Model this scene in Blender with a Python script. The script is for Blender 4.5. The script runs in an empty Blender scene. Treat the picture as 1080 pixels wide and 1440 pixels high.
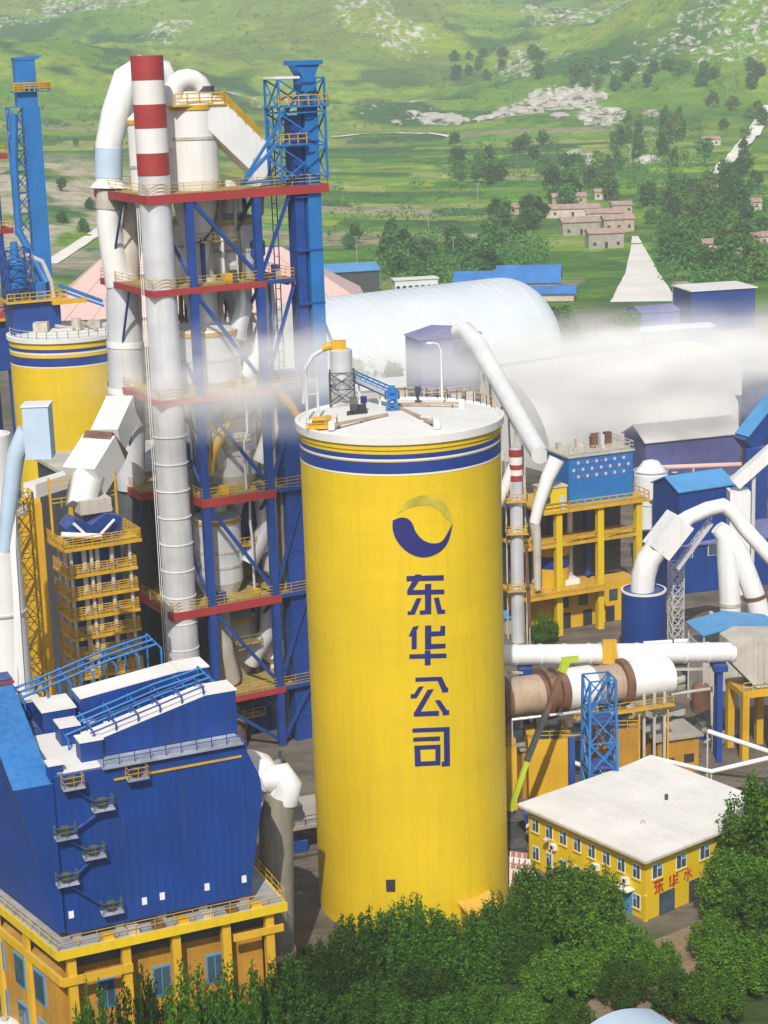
import bpy, math, random
import numpy as np
from mathutils import Vector, Matrix
random.seed(7)
rng = np.random.default_rng(7)
rad = math.radians
SC = bpy.context.scene
COL = SC.collection

# ------------------------------------------------------------------ camera
F = 2600.0                       # focal length in photograph pixels (photo is 1080 x 1440)
PITCH, ROLL, CAMH = rad(14.1), 0.033, 80.0
cd = np.array([0, math.cos(PITCH), -math.sin(PITCH)])
u0 = np.array([0, math.sin(PITCH), math.cos(PITCH)])
r0 = np.array([1.0, 0, 0])
cr = math.cos(ROLL) * r0 - math.sin(ROLL) * u0
cu = math.sin(ROLL) * r0 + math.cos(ROLL) * u0
cpos = np.array([0, 0, CAMH])
cam_data = bpy.data.cameras.new('camera')
cam = bpy.data.objects.new('camera', cam_data)
COL.objects.link(cam)
cam_data.sensor_fit = 'VERTICAL'
cam_data.sensor_height = 36.0
cam_data.lens = F / 1440 * 36.0
cam_data.clip_start = 1.0
cam_data.clip_end = 20000
cam.matrix_world = Matrix(((cr[0], cu[0], -cd[0], 0), (cr[1], cu[1], -cd[1], 0), (cr[2], cu[2], -cd[2], CAMH), (0, 0, 0, 1)))
SC.camera = cam

# ------------------------------------------------------------------ sky, sun, exposure
SUN_EL = rad(45)
SUN_AZ = math.atan2(-0.10, -0.99)          # direction towards the sun, measured from +Y towards +X
world = bpy.data.worlds.new('World')
SC.world = world
world.use_nodes = True
wn = world.node_tree.nodes
sky = wn.new('ShaderNodeTexSky')
sky.sky_type = 'NISHITA'
sky.sun_disc = False
sky.sun_elevation = SUN_EL
sky.sun_rotation = SUN_AZ
sky.air_density = 1.0
sky.dust_density = 2.0
wn['Background'].inputs['Strength'].default_value = 0.10
world.node_tree.links.new(sky.outputs['Color'], wn['Background'].inputs['Color'])
sun_data = bpy.data.lights.new('sun', 'SUN')
sun_data.energy = 3.9
sun_data.angle = rad(0.53)
sun_data.color = (1.0, 0.95, 0.86)
sun = bpy.data.objects.new('sun', sun_data)
COL.objects.link(sun)
sdir = Vector((math.sin(SUN_AZ) * math.cos(SUN_EL), math.cos(SUN_AZ) * math.cos(SUN_EL), math.sin(SUN_EL)))
sun.rotation_euler = sdir.to_track_quat('Z', 'Y').to_euler()
sun.location = (-60, -120, 250)
SC.view_settings.view_transform = 'Standard'
SC.view_settings.look = 'None'
SC.view_settings.exposure = 0.16
SC.view_settings.gamma = 1.0
SC.view_settings.use_curve_mapping = False
SC.cycles.max_bounces = 6
SC.cycles.volume_bounces = 5

# ------------------------------------------------------------------ photograph pixel -> world helpers
def ray(x, y): return cd * F + cr * (x - 540) - cu * (y - 720)
def at(x, y, Y):
    v = ray(x, y); return cpos + v * (Y / v[1])
def atz(x, y, z):
    v = ray(x, y); return cpos + v * ((z - CAMH) / v[2])

# ------------------------------------------------------------------ materials
MATS = {}
def M(name, col, rough=0.6, metal=0.0, var=0.12, scale=0.35, streak=0.0, dirt=(0.12, 0.10, 0.08), dust=0.10, rings=0.0, bump=0.0):
    """painted / built surface: base colour with broad tone variation, vertical dirt streaks and fine grain"""
    if name in MATS: return MATS[name]
    m = bpy.data.materials.new(name); m.use_nodes = True
    nt = m.node_tree; N = nt.nodes; Lk = nt.links
    b = N['Principled BSDF']
    b.inputs['Roughness'].default_value = rough
    b.inputs['Metallic'].default_value = metal
    tc = N.new('ShaderNodeTexCoord')
    n1 = N.new('ShaderNodeTexNoise'); n1.inputs['Scale'].default_value = scale; n1.inputs['Detail'].default_value = 6
    Lk.new(tc.outputs['Object'], n1.inputs['Vector'])
    mr = N.new('ShaderNodeMapRange'); mr.inputs[1].default_value = 0.3; mr.inputs[2].default_value = 0.7
    mr.inputs[3].default_value = 1 - var; mr.inputs[4].default_value = 1 + var * 0.7
    Lk.new(n1.outputs['Fac'], mr.inputs[0])
    mx = N.new('ShaderNodeVectorMath'); mx.operation = 'SCALE'
    mx.inputs[0].default_value = col
    Lk.new(mr.outputs[0], mx.inputs['Scale'])
    out = mx.outputs[0]
    if streak > 0:
        mp = N.new('ShaderNodeMapping'); mp.inputs['Scale'].default_value = (0.9, 0.9, 0.05)
        Lk.new(tc.outputs['Object'], mp.inputs['Vector'])
        n2 = N.new('ShaderNodeTexNoise'); n2.inputs['Scale'].default_value = 1.6; n2.inputs['Detail'].default_value = 5
        Lk.new(mp.outputs[0], n2.inputs['Vector'])
        r2 = N.new('ShaderNodeMapRange'); r2.inputs[1].default_value = 0.48; r2.inputs[2].default_value = 0.78
        r2.inputs[3].default_value = 0; r2.inputs[4].default_value = streak
        Lk.new(n2.outputs['Fac'], r2.inputs[0])
        mc = N.new('ShaderNodeMix'); mc.data_type = 'RGBA'
        Lk.new(r2.outputs[0], mc.inputs[0]); Lk.new(out, mc.inputs[6]); mc.inputs[7].default_value = (*dirt, 1)
        out = mc.outputs[2]
    if rings > 0:      # faint lift lines of the slip-formed wall
        sx = N.new('ShaderNodeSeparateXYZ'); Lk.new(tc.outputs['Object'], sx.inputs[0])
        cb_ = N.new('ShaderNodeCombineXYZ'); Lk.new(sx.outputs['Z'], cb_.inputs['Z'])
        n4 = N.new('ShaderNodeTexNoise'); n4.inputs['Scale'].default_value = 0.9; n4.inputs['Detail'].default_value = 3
        Lk.new(cb_.outputs[0], n4.inputs['Vector'])
        r4 = N.new('ShaderNodeMapRange'); r4.inputs[1].default_value = 0.35; r4.inputs[2].default_value = 0.65; r4.inputs[3].default_value = 1 - rings; r4.inputs[4].default_value = 1.0
        Lk.new(n4.outputs['Fac'], r4.inputs[0])
        s4 = N.new('ShaderNodeVectorMath'); s4.operation = 'SCALE'; Lk.new(out, s4.inputs[0]); Lk.new(r4.outputs[0], s4.inputs['Scale']); out = s4.outputs[0]
    if dust > 0:       # cement dust settled on upward faces
        ge = N.new('ShaderNodeNewGeometry'); sn = N.new('ShaderNodeSeparateXYZ'); Lk.new(ge.outputs['Normal'], sn.inputs[0])
        n5 = N.new('ShaderNodeTexNoise'); n5.inputs['Scale'].default_value = 2.2; n5.inputs['Detail'].default_value = 6; Lk.new(tc.outputs['Object'], n5.inputs['Vector'])
        r5 = N.new('ShaderNodeMapRange'); r5.inputs[1].default_value = 0.35; r5.inputs[2].default_value = 0.7; r5.inputs[4].default_value = dust * 2
        Lk.new(n5.outputs['Fac'], r5.inputs[0])
        r6 = N.new('ShaderNodeMapRange'); r6.inputs[1].default_value = 0.3; r6.inputs[2].default_value = 0.95; Lk.new(sn.outputs['Z'], r6.inputs[0])
        m5 = N.new('ShaderNodeMath'); m5.operation = 'MULTIPLY'; Lk.new(r5.outputs[0], m5.inputs[0]); Lk.new(r6.outputs[0], m5.inputs[1])
        d5 = N.new('ShaderNodeMix'); d5.data_type = 'RGBA'; Lk.new(m5.outputs[0], d5.inputs[0]); Lk.new(out, d5.inputs[6]); d5.inputs[7].default_value = (0.50, 0.46, 0.40, 1); out = d5.outputs[2]
    Lk.new(out, b.inputs['Base Color'])
    if bump > 0:
        n3 = N.new('ShaderNodeTexNoise'); n3.inputs['Scale'].default_value = 2.5; n3.inputs['Detail'].default_value = 5
        Lk.new(tc.outputs['Object'], n3.inputs['Vector'])
        bp = N.new('ShaderNodeBump'); bp.inputs['Strength'].default_value = bump; bp.inputs['Distance'].default_value = 0.3
        Lk.new(n3.outputs['Fac'], bp.inputs['Height']); Lk.new(bp.outputs[0], b.inputs['Normal'])
    MATS[name] = m
    return m

M('yellow', (0.72, 0.50, 0.006), 0.6, var=0.10, scale=0.10, streak=0.35, dirt=(0.42, 0.25, 0.015), dust=0.25)
M('silo_yellow', (0.74, 0.515, 0.006), 0.6, var=0.13, scale=0.09, streak=0.24, dirt=(0.44, 0.27, 0.02), rings=0.05, bump=0.05)
M('yellow_steel', (0.62, 0.36, 0.012), 0.55, var=0.2, streak=0.3, dirt=(0.18, 0.10, 0.03))
M('yellow_wall', (0.66, 0.38, 0.012), 0.75, var=0.12, scale=0.3, streak=0.22, dirt=(0.30, 0.17, 0.03))
M('ochre_wall', (0.46, 0.23, 0.02), 0.8, var=0.2, scale=0.4, streak=0.35, dirt=(0.14, 0.08, 0.03))
M('navy', (0.018, 0.022, 0.16), 0.5, var=0.08)
M('band_blue', (0.012, 0.045, 0.24), 0.5, var=0.1)
M('royal', (0.004, 0.044, 0.24), 0.5, var=0.2, scale=0.25, streak=0.35, dirt=(0.03, 0.05, 0.13), dust=0.12)
M('steel_blue', (0.010, 0.055, 0.27), 0.5, var=0.2, scale=0.5, streak=0.2, dirt=(0.03, 0.04, 0.09))
M('sky_blue', (0.012, 0.16, 0.46), 0.5, var=0.15, scale=0.3, streak=0.2, dirt=(0.03, 0.10, 0.22), dust=0.05)
M('roof_blue', (0.06, 0.28, 0.58), 0.5, var=0.15, scale=0.3, dust=0.07)
M('pale_blue', (0.46, 0.58, 0.72), 0.55, var=0.12)
M('mauve_blue', (0.12, 0.13, 0.34), 0.6, var=0.2, streak=0.25, dirt=(0.2, 0.18, 0.25))
M('white', (0.78, 0.78, 0.77), 0.5, var=0.07, scale=0.25, streak=0.22, dirt=(0.42, 0.38, 0.33))
M('white_roof', (0.76, 0.74, 0.70), 0.7, var=0.12, scale=0.2, bump=0.1)
M('vault_blue', (0.66, 0.72, 0.78), 0.6, var=0.12, scale=0.06, streak=0.3, dirt=(0.42, 0.46, 0.5))
M('olive', (0.10, 0.13, 0.03), 0.6, var=0.2)
M('dirt', (0.22, 0.15, 0.085), 0.95, var=0.4, scale=0.5, bump=0.4)
M('clean_white', (0.76, 0.75, 0.72), 0.6, var=0.08, scale=0.15, streak=0.12, dirt=(0.5, 0.46, 0.4))
M('alu', (0.74, 0.75, 0.78), 0.38, metal=0.3, var=0.16, scale=0.3, streak=0.32, dirt=(0.36, 0.34, 0.32))
M('dusty_duct', (0.50, 0.46, 0.40), 0.8, var=0.2, scale=0.4, streak=0.4, dirt=(0.25, 0.2, 0.15))
M('dirty_duct', (0.27, 0.24, 0.19), 0.85, var=0.2, scale=0.4, streak=0.5, dirt=(0.14, 0.11, 0.07))
M('concrete', (0.36, 0.33, 0.29), 0.85, var=0.2, scale=0.3, streak=0.3, dirt=(0.16, 0.14, 0.11), bump=0.2)
M('red', (0.36, 0.035, 0.035), 0.55, var=0.15, scale=0.5, streak=0.2, dirt=(0.12, 0.03, 0.03))
M('sign_red', (0.45, 0.03, 0.01), 0.5)
M('grating', (0.30, 0.22, 0.05), 0.85, var=0.3, scale=0.8)
M('deck_grey', (0.30, 0.33, 0.40), 0.85, var=0.35, scale=0.5)
M('dark', (0.03, 0.032, 0.035), 0.7, var=0.3, scale=0.5)
M('dark_steel', (0.055, 0.06, 0.07), 0.6, var=0.3, scale=0.6)
M('glass', (0.05, 0.09, 0.13), 0.12, var=0.3, scale=0.6)
M('frame_white', (0.74, 0.75, 0.76), 0.5, var=0.05)
M('rust', (0.17, 0.08, 0.05), 0.85, var=0.35, scale=0.5, streak=0.4, dirt=(0.10, 0.05, 0.03), bump=0.2)
M('kiln_shell', (0.42, 0.31, 0.22), 0.8, var=0.25, scale=0.4, streak=0.5, dirt=(0.22, 0.10, 0.05))
M('lime', (0.42, 0.55, 0.03), 0.5, var=0.15)
M('pink', (0.66, 0.44, 0.40), 0.8, var=0.06, scale=0.1)
M('logo_green', (0.52, 0.42, 0.04), 0.7, var=0.25, scale=0.6)
M('tile_roof', (0.40, 0.25, 0.22), 0.85, var=0.3, scale=0.6, bump=0.3)
M('house_wall', (0.46, 0.36, 0.27), 0.85, var=0.2, scale=0.5)
M('house_wall_pale', (0.62, 0.52, 0.44), 0.85, var=0.2, scale=0.5)
M('road_white', (0.80, 0.76, 0.70), 0.9, var=0.12, scale=0.08)
M('bark', (0.05, 0.04, 0.03), 0.9, var=0.3, scale=2)
M('rock', (0.50, 0.46, 0.42), 0.9, var=0.3, scale=0.25, bump=0.6)
M('tarp', (0.02, 0.17, 0.50), 0.5, var=0.2, scale=0.2, dust=0.05)
M('plank', (0.40, 0.20, 0.16), 0.8, var=0.3)

def leaf_mat(name, c1, c2, trans=0.25):
    m = bpy.data.materials.new(name); m.use_nodes = True
    nt = m.node_tree; N = nt.nodes; Lk = nt.links
    b = N['Principled BSDF']; b.inputs['Roughness'].default_value = 0.7; b.inputs['Specular IOR Level'].default_value = 0.2
    g = N.new('ShaderNodeNewGeometry')
    cr_ = N.new('ShaderNodeValToRGB')
    cr_.color_ramp.elements[0].color = (*c1, 1); cr_.color_ramp.elements[1].color = (*c2, 1)
    Lk.new(g.outputs['Random Per Island'], cr_.inputs[0])
    oi = N.new('ShaderNodeObjectInfo')
    mr = N.new('ShaderNodeMapRange'); mr.inputs[3].default_value = 0.6; mr.inputs[4].default_value = 1.75
    Lk.new(oi.outputs['Random'], mr.inputs[0])
    sc = N.new('ShaderNodeVectorMath'); sc.operation = 'SCALE'
    Lk.new(cr_.outputs[0], sc.inputs[0]); Lk.new(mr.outputs[0], sc.inputs['Scale'])
    Lk.new(sc.outputs[0], b.inputs['Base Color'])
    tr = N.new('ShaderNodeBsdfTranslucent'); Lk.new(sc.outputs[0], tr.inputs['Color'])
    mx = N.new('ShaderNodeMixShader'); mx.inputs[0].default_value = trans
    Lk.new(b.outputs[0], mx.inputs[1]); Lk.new(tr.outputs[0], mx.inputs[2])
    Lk.new(mx.outputs[0], N['Material Output'].inputs['Surface'])
    MATS[name] = m
    return m
leaf_mat('leaf_dark', (0.010, 0.044, 0.005), (0.068, 0.155, 0.013), 0.3)
leaf_mat('leaf_mid', (0.012, 0.055, 0.006), (0.110, 0.205, 0.015), 0.3)
leaf_mat('leaf_far', (0.030, 0.120, 0.026), (0.090, 0.215, 0.040), 0.35)
leaf_mat('leaf_far_light', (0.055, 0.130, 0.022), (0.130, 0.230, 0.035))

# ------------------------------------------------------------------ mesh builder
class MB:
    def __init__(s): s.v = []; s.f = []; s.sm = []
    def add(s, vs, fs, smooth=False):
        o = len(s.v)
        s.v += [tuple(map(float, p)) for p in vs]
        for f in fs: s.f.append(tuple(i + o for i in f)); s.sm.append(smooth)
        return s
    def box(s, x0, x1, y0, y1, z0, z1):
        vs = [(x, y, z) for x in (x0, x1) for y in (y0, y1) for z in (z0, z1)]
        return s.add(vs, [(0, 1, 3, 2), (4, 6, 7, 5), (0, 4, 5, 1), (2, 3, 7, 6), (0, 2, 6, 4), (1, 5, 7, 3)])
    def beam(s, a, b, w=0.2, h=None):
        a = Vector(a); b = Vector(b); h = h or w
        d = (b - a).normalized()
        up = Vector((0, 0, 1)) if abs(d.z) < 0.95 else Vector((1, 0, 0))
        x = d.cross(up).normalized() * (w / 2); y = x.cross(d).normalized() * (h / 2)
        vs = [p + q for p in (a, b) for q in (-x - y, x - y, x + y, -x + y)]
        return s.add(vs, [(0, 3, 2, 1), (4, 5, 6, 7), (0, 1, 5, 4), (1, 2, 6, 5), (2, 3, 7, 6), (3, 0, 4, 7)])
    def cyl(s, a, b, r, r2=None, n=20, caps=True):
        return s.tube([a, b], [r, r if r2 is None else r2], n, caps)
    def tube(s, pts, r, n=16, caps=True):
        P = [Vector(p) for p in pts]
        if not isinstance(r, (list, tuple)): r = [r] * len(P)
        T = []
        for i in range(len(P)):
            t = Vector((0, 0, 0))
            if i > 0: t += (P[i] - P[i - 1]).normalized()
            if i < len(P) - 1: t += (P[i + 1] - P[i]).normalized()
            T.append(t.normalized())
        ref = Vector((0, 0, 1)) if abs(T[0].z) < 0.9 else Vector((1, 0, 0))
        x = T[0].cross(ref).normalized()
        vs = []; rings = []
        for i, p in enumerate(P):
            x = (x - T[i] * x.dot(T[i])).normalized(); y = T[i].cross(x)
            k = 1.0
            if 0 < i < len(P) - 1:
                c = max(0.5, T[i].dot((P[i] - P[i - 1]).normalized())); k = 1 / c
            ring = [p + (x * math.cos(2 * math.pi * j / n) + y * math.sin(2 * math.pi * j / n)) * r[i] * (1 + (k - 1) * 0.3) for j in range(n)]
            rings.append(ring); vs += ring
        fs = [(i * n + j, i * n + (j + 1) % n, (i + 1) * n + (j + 1) % n, (i + 1) * n + j) for i in range(len(P) - 1) for j in range(n)]
        s.add(vs, fs, True)
        if caps:
            s.add(rings[0], [tuple(range(n))[::-1]]); s.add(rings[-1], [tuple(range(n))])
        return s
    def lathe(s, prof, n=48, c=(0, 0), caps=True):
        vs = [(c[0] + r * math.cos(2 * math.pi * j / n), c[1] + r * math.sin(2 * math.pi * j / n), z) for r, z in prof for j in range(n)]
        for i in range(len(prof) - 1):     # each profile segment gets its own ring pair so that corners stay crisp
            s.add(vs[i * n:(i + 2) * n], [(j, (j + 1) % n, n + (j + 1) % n, n + j) for j in range(n)], True)
        if caps:
            if prof[-1][0] > 1e-3: s.add(vs[-n:], [tuple(range(n))])
            if prof[0][0] > 1e-3: s.add(vs[:n], [tuple(range(n))[::-1]])
        return s
    def quad(s, *p): return s.add(p, [tuple(range(len(p)))])
    def prism(s, poly, vec):
        """polygon (3-D points) extruded along vec"""
        P = [Vector(p) for p in poly]; n = len(P); e = Vector(vec)
        vs = P + [p + e for p in P]
        return s.add(vs, [tuple(range(n)), tuple(range(n, 2 * n))[::-1]] + [(i, i + n, (i + 1) % n + n, (i + 1) % n) for i in range(n)])
    def rail(s, pts, h=1.1, step=2.0, t=0.09, mids=(0.55,)):
        for a, b in zip(pts[:-1], pts[1:]):
            a = Vector(a); b = Vector(b); L = (b - a).length; n = max(1, round(L / step))
            for i in range(n + 1):
                p = a.lerp(b, i / n); s.beam(p, p + Vector((0, 0, h)), t)
            for q in (h,) + tuple(mids):
                s.beam(a + Vector((0, 0, q)), b + Vector((0, 0, q)), t)
        return s
    def lattice(s, x0, x1, y0, y1, z0, z1, n, leg=0.2, br=0.12, top=1.0):
        """square lattice mast; top = scale of the upper end"""
        cx, cy = (x0 + x1) / 2, (y0 + y1) / 2
        def cor(k, z):
            f = 1 + (top - 1) * (z - z0) / (z1 - z0)
            x = (x0, x1, x1, x0)[k]; y = (y0, y0, y1, y1)[k]
            return (cx + (x - cx) * f, cy + (y - cy) * f, z)
        for k in range(4): s.beam(cor(k, z0), cor(k, z1), leg)
        for i in range(n):
            za = z0 + (z1 - z0) * i / n; zb = z0 + (z1 - z0) * (i + 1) / n
            for k in range(4):
                s.beam(cor(k, za), cor((k + 1) % 4, zb) if i % 2 else cor((k + 1) % 4, zb), br)
                s.beam(cor((k + 1) % 4, za), cor(k, zb), br)
                s.beam(cor(k, zb), cor((k + 1) % 4, zb), br)
        return s
    def mesh(s, name, mat):
        me = bpy.data.meshes.new(name)
        me.from_pydata(s.v, [], s.f)
        me.polygons.foreach_set('use_smooth', s.sm)
        me.materials.append(MATS[mat])
        me.update()
        return me
    def build(s, name, mat, parent=None):
        ob = bpy.data.objects.new(name, s.mesh(name, mat))
        COL.objects.link(ob)
        if parent is not None: ob.parent = parent.ob if isinstance(parent, Fr) else parent
        return ob

class Fr:
    """a thing: an Empty at its base, and conversions from photograph pixels into its own coordinates"""
    def __init__(s, name, label, cat, loc, rot=0.0, group=None):
        s.ob = bpy.data.objects.new(name, None); COL.objects.link(s.ob)
        s.ob.empty_display_size = 0.5
        s.ob.location = loc; s.ob.rotation_euler = (0, 0, rot)
        s.o = np.array(loc, float); s.c, s.s = math.cos(rot), math.sin(rot); s.rot = rot
        s.ob['label'] = label; s.ob['category'] = cat
        if group: s.ob['group'] = group
    def l(s, P):
        x, y = P[0] - s.o[0], P[1] - s.o[1]
        return np.array([s.c * x + s.s * y, -s.s * x + s.c * y, P[2] - s.o[2]])
    def at(s, px, py, Y): return s.l(at(px, py, Y))
    def _r(s, px, py):
        v = ray(px, py)
        return s.l(cpos), np.array([s.c * v[0] + s.s * v[1], -s.s * v[0] + s.c * v[1], v[2]])
    def onu(s, px, py, u): o, v = s._r(px, py); return o + v * ((u - o[0]) / v[0])
    def onv(s, px, py, q): o, v = s._r(px, py); return o + v * ((q - o[1]) / v[1])
    def onz(s, px, py, z): o, v = s._r(px, py); return o + v * ((z - o[2]) / v[2])

def tag(o, label, cat, group=None):
    o['label'] = label; o['category'] = cat
    if group: o['group'] = group
    return o
def struct(o): o['kind'] = 'structure'; return o
def copy_tree(o, parent=None):
    c = o.copy(); COL.objects.link(c); c.parent = parent
    for ch in list(o.children): copy_tree(ch, c)
    return c
TH = rad(27)
UX, VX = np.array([math.cos(TH), math.sin(TH), 0]), np.array([-math.sin(TH), math.cos(TH), 0])

# ------------------------------------------------------------------ terrain
def vnoise(x, y, seed=0):
    xi = np.floor(x).astype(np.int64); yi = np.floor(y).astype(np.int64)
    fx = x - xi; fy = y - yi
    fx = fx * fx * (3 - 2 * fx); fy = fy * fy * (3 - 2 * fy)
    def h(a, b):
        n = (a * 374761393 + b * 668265263 + seed * 974711) & 0x7fffffff
        n = ((n ^ (n >> 13)) * 1274126177) & 0x7fffffff
        n = (n ^ (n >> 16)) & 0xffff
        return n / 65535.0
    return (h(xi, yi) * (1 - fx) + h(xi + 1, yi) * fx) * (1 - fy) + (h(xi, yi + 1) * (1 - fx) + h(xi + 1, yi + 1) * fx) * fy
def fbm(x, y, seed=0, oct=5):
    t = np.zeros_like(np.asarray(x, float)); a = 0.5
    for k in range(oct):
        t = t + a * vnoise(x, y, seed + k * 17); x = x * 2.03; y = y * 2.03; a *= 0.5
    return t
def sstep(a, b, x):
    t = np.clip((x - a) / (b - a), 0, 1); return t * t * (3 - 2 * t)
def bump2(x, y, cx, cy, sx, sy, h): return h * np.exp(-(((x - cx) / sx) ** 2 + ((y - cy) / sy) ** 2))
def height(x, y):
    x = np.asarray(x, float); y = np.asarray(y, float)
    z = 250 * sstep(900, 3500, y) + 0.10 * np.maximum(y - 2600, 0)
    z = z + bump2(x, y, 440, 1750, 200, 330, 150) + bump2(x, y, -170, 900, 95, 190, 26) + bump2(x, y, 130, 1290, 90, 60, 12)
    z = z + bump2(x, y, -330, 1500, 190, 260, 55) + bump2(x, y, -60, 2300, 260, 300, 45) - bump2(x, y, 190, 2350, 130, 380, 40)
    z = z + (fbm(x / 160 + 3, y / 160, 5) - 0.5) * 62 * sstep(950, 1900, y) + (fbm(x / 35, y / 35, 9) - 0.5) * 7 * sstep(900, 1500, y)
    z = z + (fbm(x / 40, y / 40, 9) - 0.5) * 9 * np.exp(-(((x + 170) / 95) ** 2 + ((y - 900) / 190) ** 2))
    terr = sstep(620, 1000, y) * (1 - sstep(1000, 1400, y))
    z = z + terr * 1.2 * np.floor((y - 620 + 30 * fbm(x / 90, y / 400, 3)) / 45)
    z = z + sstep(1050, 1400, y) * 0.85 * np.sin(2 * np.pi * z / 7.0) * 7.0 / (2 * np.pi)      # contour terraces
    return z * sstep(560, 640, y)
def hz(x, y): return float(height(np.array([x]), np.array([y]))[0])
def hit(px, py):
    v = ray(px, py); v = v / v[1]
    Y = np.arange(140, 4400, 2.0)
    X = v[0] * Y; Z = CAMH + v[2] * Y
    k = np.nonzero(Z <= height(X, Y))[0]
    k = k[0] if len(k) else len(Y) - 1
    return np.array([X[k], Y[k], float(height(X[k:k + 1], Y[k:k + 1])[0])])

D = np.concatenate([np.linspace(10, 520, 60), np.geomspace(525, 4600, 460)])
TT = np.concatenate([np.linspace(-0.75, -0.27, 40)[:-1], np.linspace(-0.27, 0.27, 330), np.linspace(0.27, 0.75, 40)[1:]])
GX = D[:, None] * TT[None, :] ; GY = np.repeat(D[:, None], len(TT), 1)
GZ = height(GX, GY)
nr, nc = GX.shape
# colours of the land itself: yard, fields, pasture, stony slopes
c = np.zeros((nr, nc, 3))
def mixc(c, col, m): return c * (1 - m[..., None]) + np.array(col) * m[..., None]
n1 = fbm(GX / 120, GY / 120, 21); n2 = fbm(GX / 14, GY / 14, 22); n3 = fbm(GX / 45, GY / 300, 23)
c[:] = (0.105, 0.235, 0.020)
c = mixc(c, (0.210, 0.310, 0.022), sstep(0.42, 0.60, n1))
c = mixc(c, (0.030, 0.105, 0.022), sstep(0.46, 0.58, fbm(GX / 60, GY / 60, 31)))
# field strips
wy = GY + 26 * (fbm(GX / 70, GY / 200, 41) - 0.5) + 0.12 * GX
sid = np.floor(wy / 21); pid = np.floor((GX + 40 * (fbm(GX / 60, GY / 60, 42) - .5) + 37 * (sid % 5)) / 66)
hsh = (np.sin(sid * 12.9898 + pid * 78.233) * 43758.5453) % 1.0
pal = np.array([(0.055, 0.175, 0.020), (0.170, 0.310, 0.018), (0.095, 0.250, 0.018), (0.240, 0.340, 0.030), (0.065, 0.180, 0.022), (0.040, 0.125, 0.026), (0.135, 0.280, 0.018), (0.300, 0.350, 0.090), (0.050, 0.155, 0.022), (0.150, 0.260, 0.030), (0.040, 0.115, 0.030), (0.310, 0.280, 0.170)])
fc = pal[(hsh * len(pal)).astype(int) % len(pal)]
fm = sstep(560, 640, GY) * (1 - sstep(1150, 1420, GY))
fm = fm * (0.9 - 0.5 * sstep(0.5, 0.7, n1))
c = c * (1 - fm[..., None]) + fc * fm[..., None]
edge = (np.abs((wy / 21) % 1 - 0.5) > 0.45) * fm * 0.6
c = mixc(c, (0.035, 0.080, 0.020), edge)
# stony ground
rk = sstep(0.44, 0.58, fbm(GX / 70, GY / 150, 51)) * sstep(0.46, 0.60, fbm(GX / 5, GY / 11, 52)) * sstep(1250, 1600, GY)
rockm = 0.62 * sstep(0.40, 0.60, fbm(GX / 70, GY / 150, 51)) * sstep(1250, 1600, GY)
lq = np.exp(-(((GX + 150) / 60) ** 2 + ((GY - 800) / 120) ** 2))
c = mixc(c, (0.42, 0.37, 0.27), np.clip(lq * 1.5, 0, 1) * sstep(0.36, 0.5, fbm(GX / 22, GY / 22, 53)))
yl = sstep(0.45, 0.6, fbm(GX / 150, GY / 190, 61)) * sstep(1500, 1900, GY)
c = mixc(c, (0.22, 0.29, 0.05), yl * 0.6)
rh = sstep(0.25, 0.6, np.exp(-(((GX - 440) / 260) ** 2 + ((GY - 1600) / 380) ** 2)))
c = mixc(c, (0.200, 0.290, 0.030), rh * 0.55 * sstep(0.3, 0.5, n1))
ROCKS = [hit(px, py) for px, py in ((730, 158), (770, 145), (805, 140), (845, 160), (560, 45), (610, 168), (1010, 45), (845, 225))]
for k, R_ in enumerate(ROCKS):
    m = np.exp(-(((GX - R_[0]) / (26, 24, 26, 22, 40, 20, 60, 12)[k]) ** 2 + ((GY - R_[1]) / (60, 60, 60, 55, 90, 40, 110, 30)[k]) ** 2))
    rockm = np.maximum(rockm, (0.95, 0.95, 0.95, 0.9, 0.6, 0.8, 0.55, 0.8)[k] * sstep(0.12, 0.75, m))
# plant yard
yd = 1 - sstep(540, 575, GY + 40 * (fbm(GX / 40, GY / 40, 81) - 0.5))
yc = np.array([0.16, 0.135, 0.11]) * (0.6 + 0.8 * fbm(GX / 20, GY / 20, 82))[..., None]
c = c * (1 - yd[..., None]) + yc * yd[..., None]
gr = yd * sstep(0.47, 0.56, fbm(GX / 30 + 7, GY / 30, 83)) * sstep(400, 440, GY)
c = mixc(c, (0.08, 0.13, 0.03), gr)
gr2 = (1 - sstep(150, 162, GY + 14 * (fbm(GX / 8, GY / 8, 84) - .5))) 
c = mixc(c, (0.05, 0.085, 0.02), gr2)
c = c * (0.78 + 0.44 * n2)[..., None]

me = bpy.data.meshes.new('terrain')
idx = np.arange(nr * nc).reshape(nr, nc)
quads = np.stack([idx[:-1, :-1], idx[:-1, 1:], idx[1:, 1:], idx[1:, :-1]], -1).reshape(-1, 4)
co = np.stack([GX, GY, GZ], -1).reshape(-1, 3)
me.vertices.add(len(co)); me.vertices.foreach_set('co', co.ravel())
me.loops.add(quads.size); me.loops.foreach_set('vertex_index', quads.ravel().astype(np.int32))
me.polygons.add(len(quads)); me.polygons.foreach_set('loop_start', np.arange(0, quads.size, 4, dtype=np.int32))
me.polygons.foreach_set('use_smooth', np.ones(len(quads), bool))
att = me.color_attributes.new('land', 'FLOAT_COLOR', 'POINT')
att.data.foreach_set('color', np.concatenate([c.reshape(-1, 3), rockm.reshape(-1, 1)], 1).ravel())
me.update(); me.validate()
mt = bpy.data.materials.new('land'); mt.use_nodes = True
nt = mt.node_tree; b = nt.nodes['Principled BSDF']; b.inputs['Roughness'].default_value = 0.95; b.inputs['Specular IOR Level'].default_value = 0.15
va = nt.nodes.new('ShaderNodeVertexColor'); va.layer_name = 'land'
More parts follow.
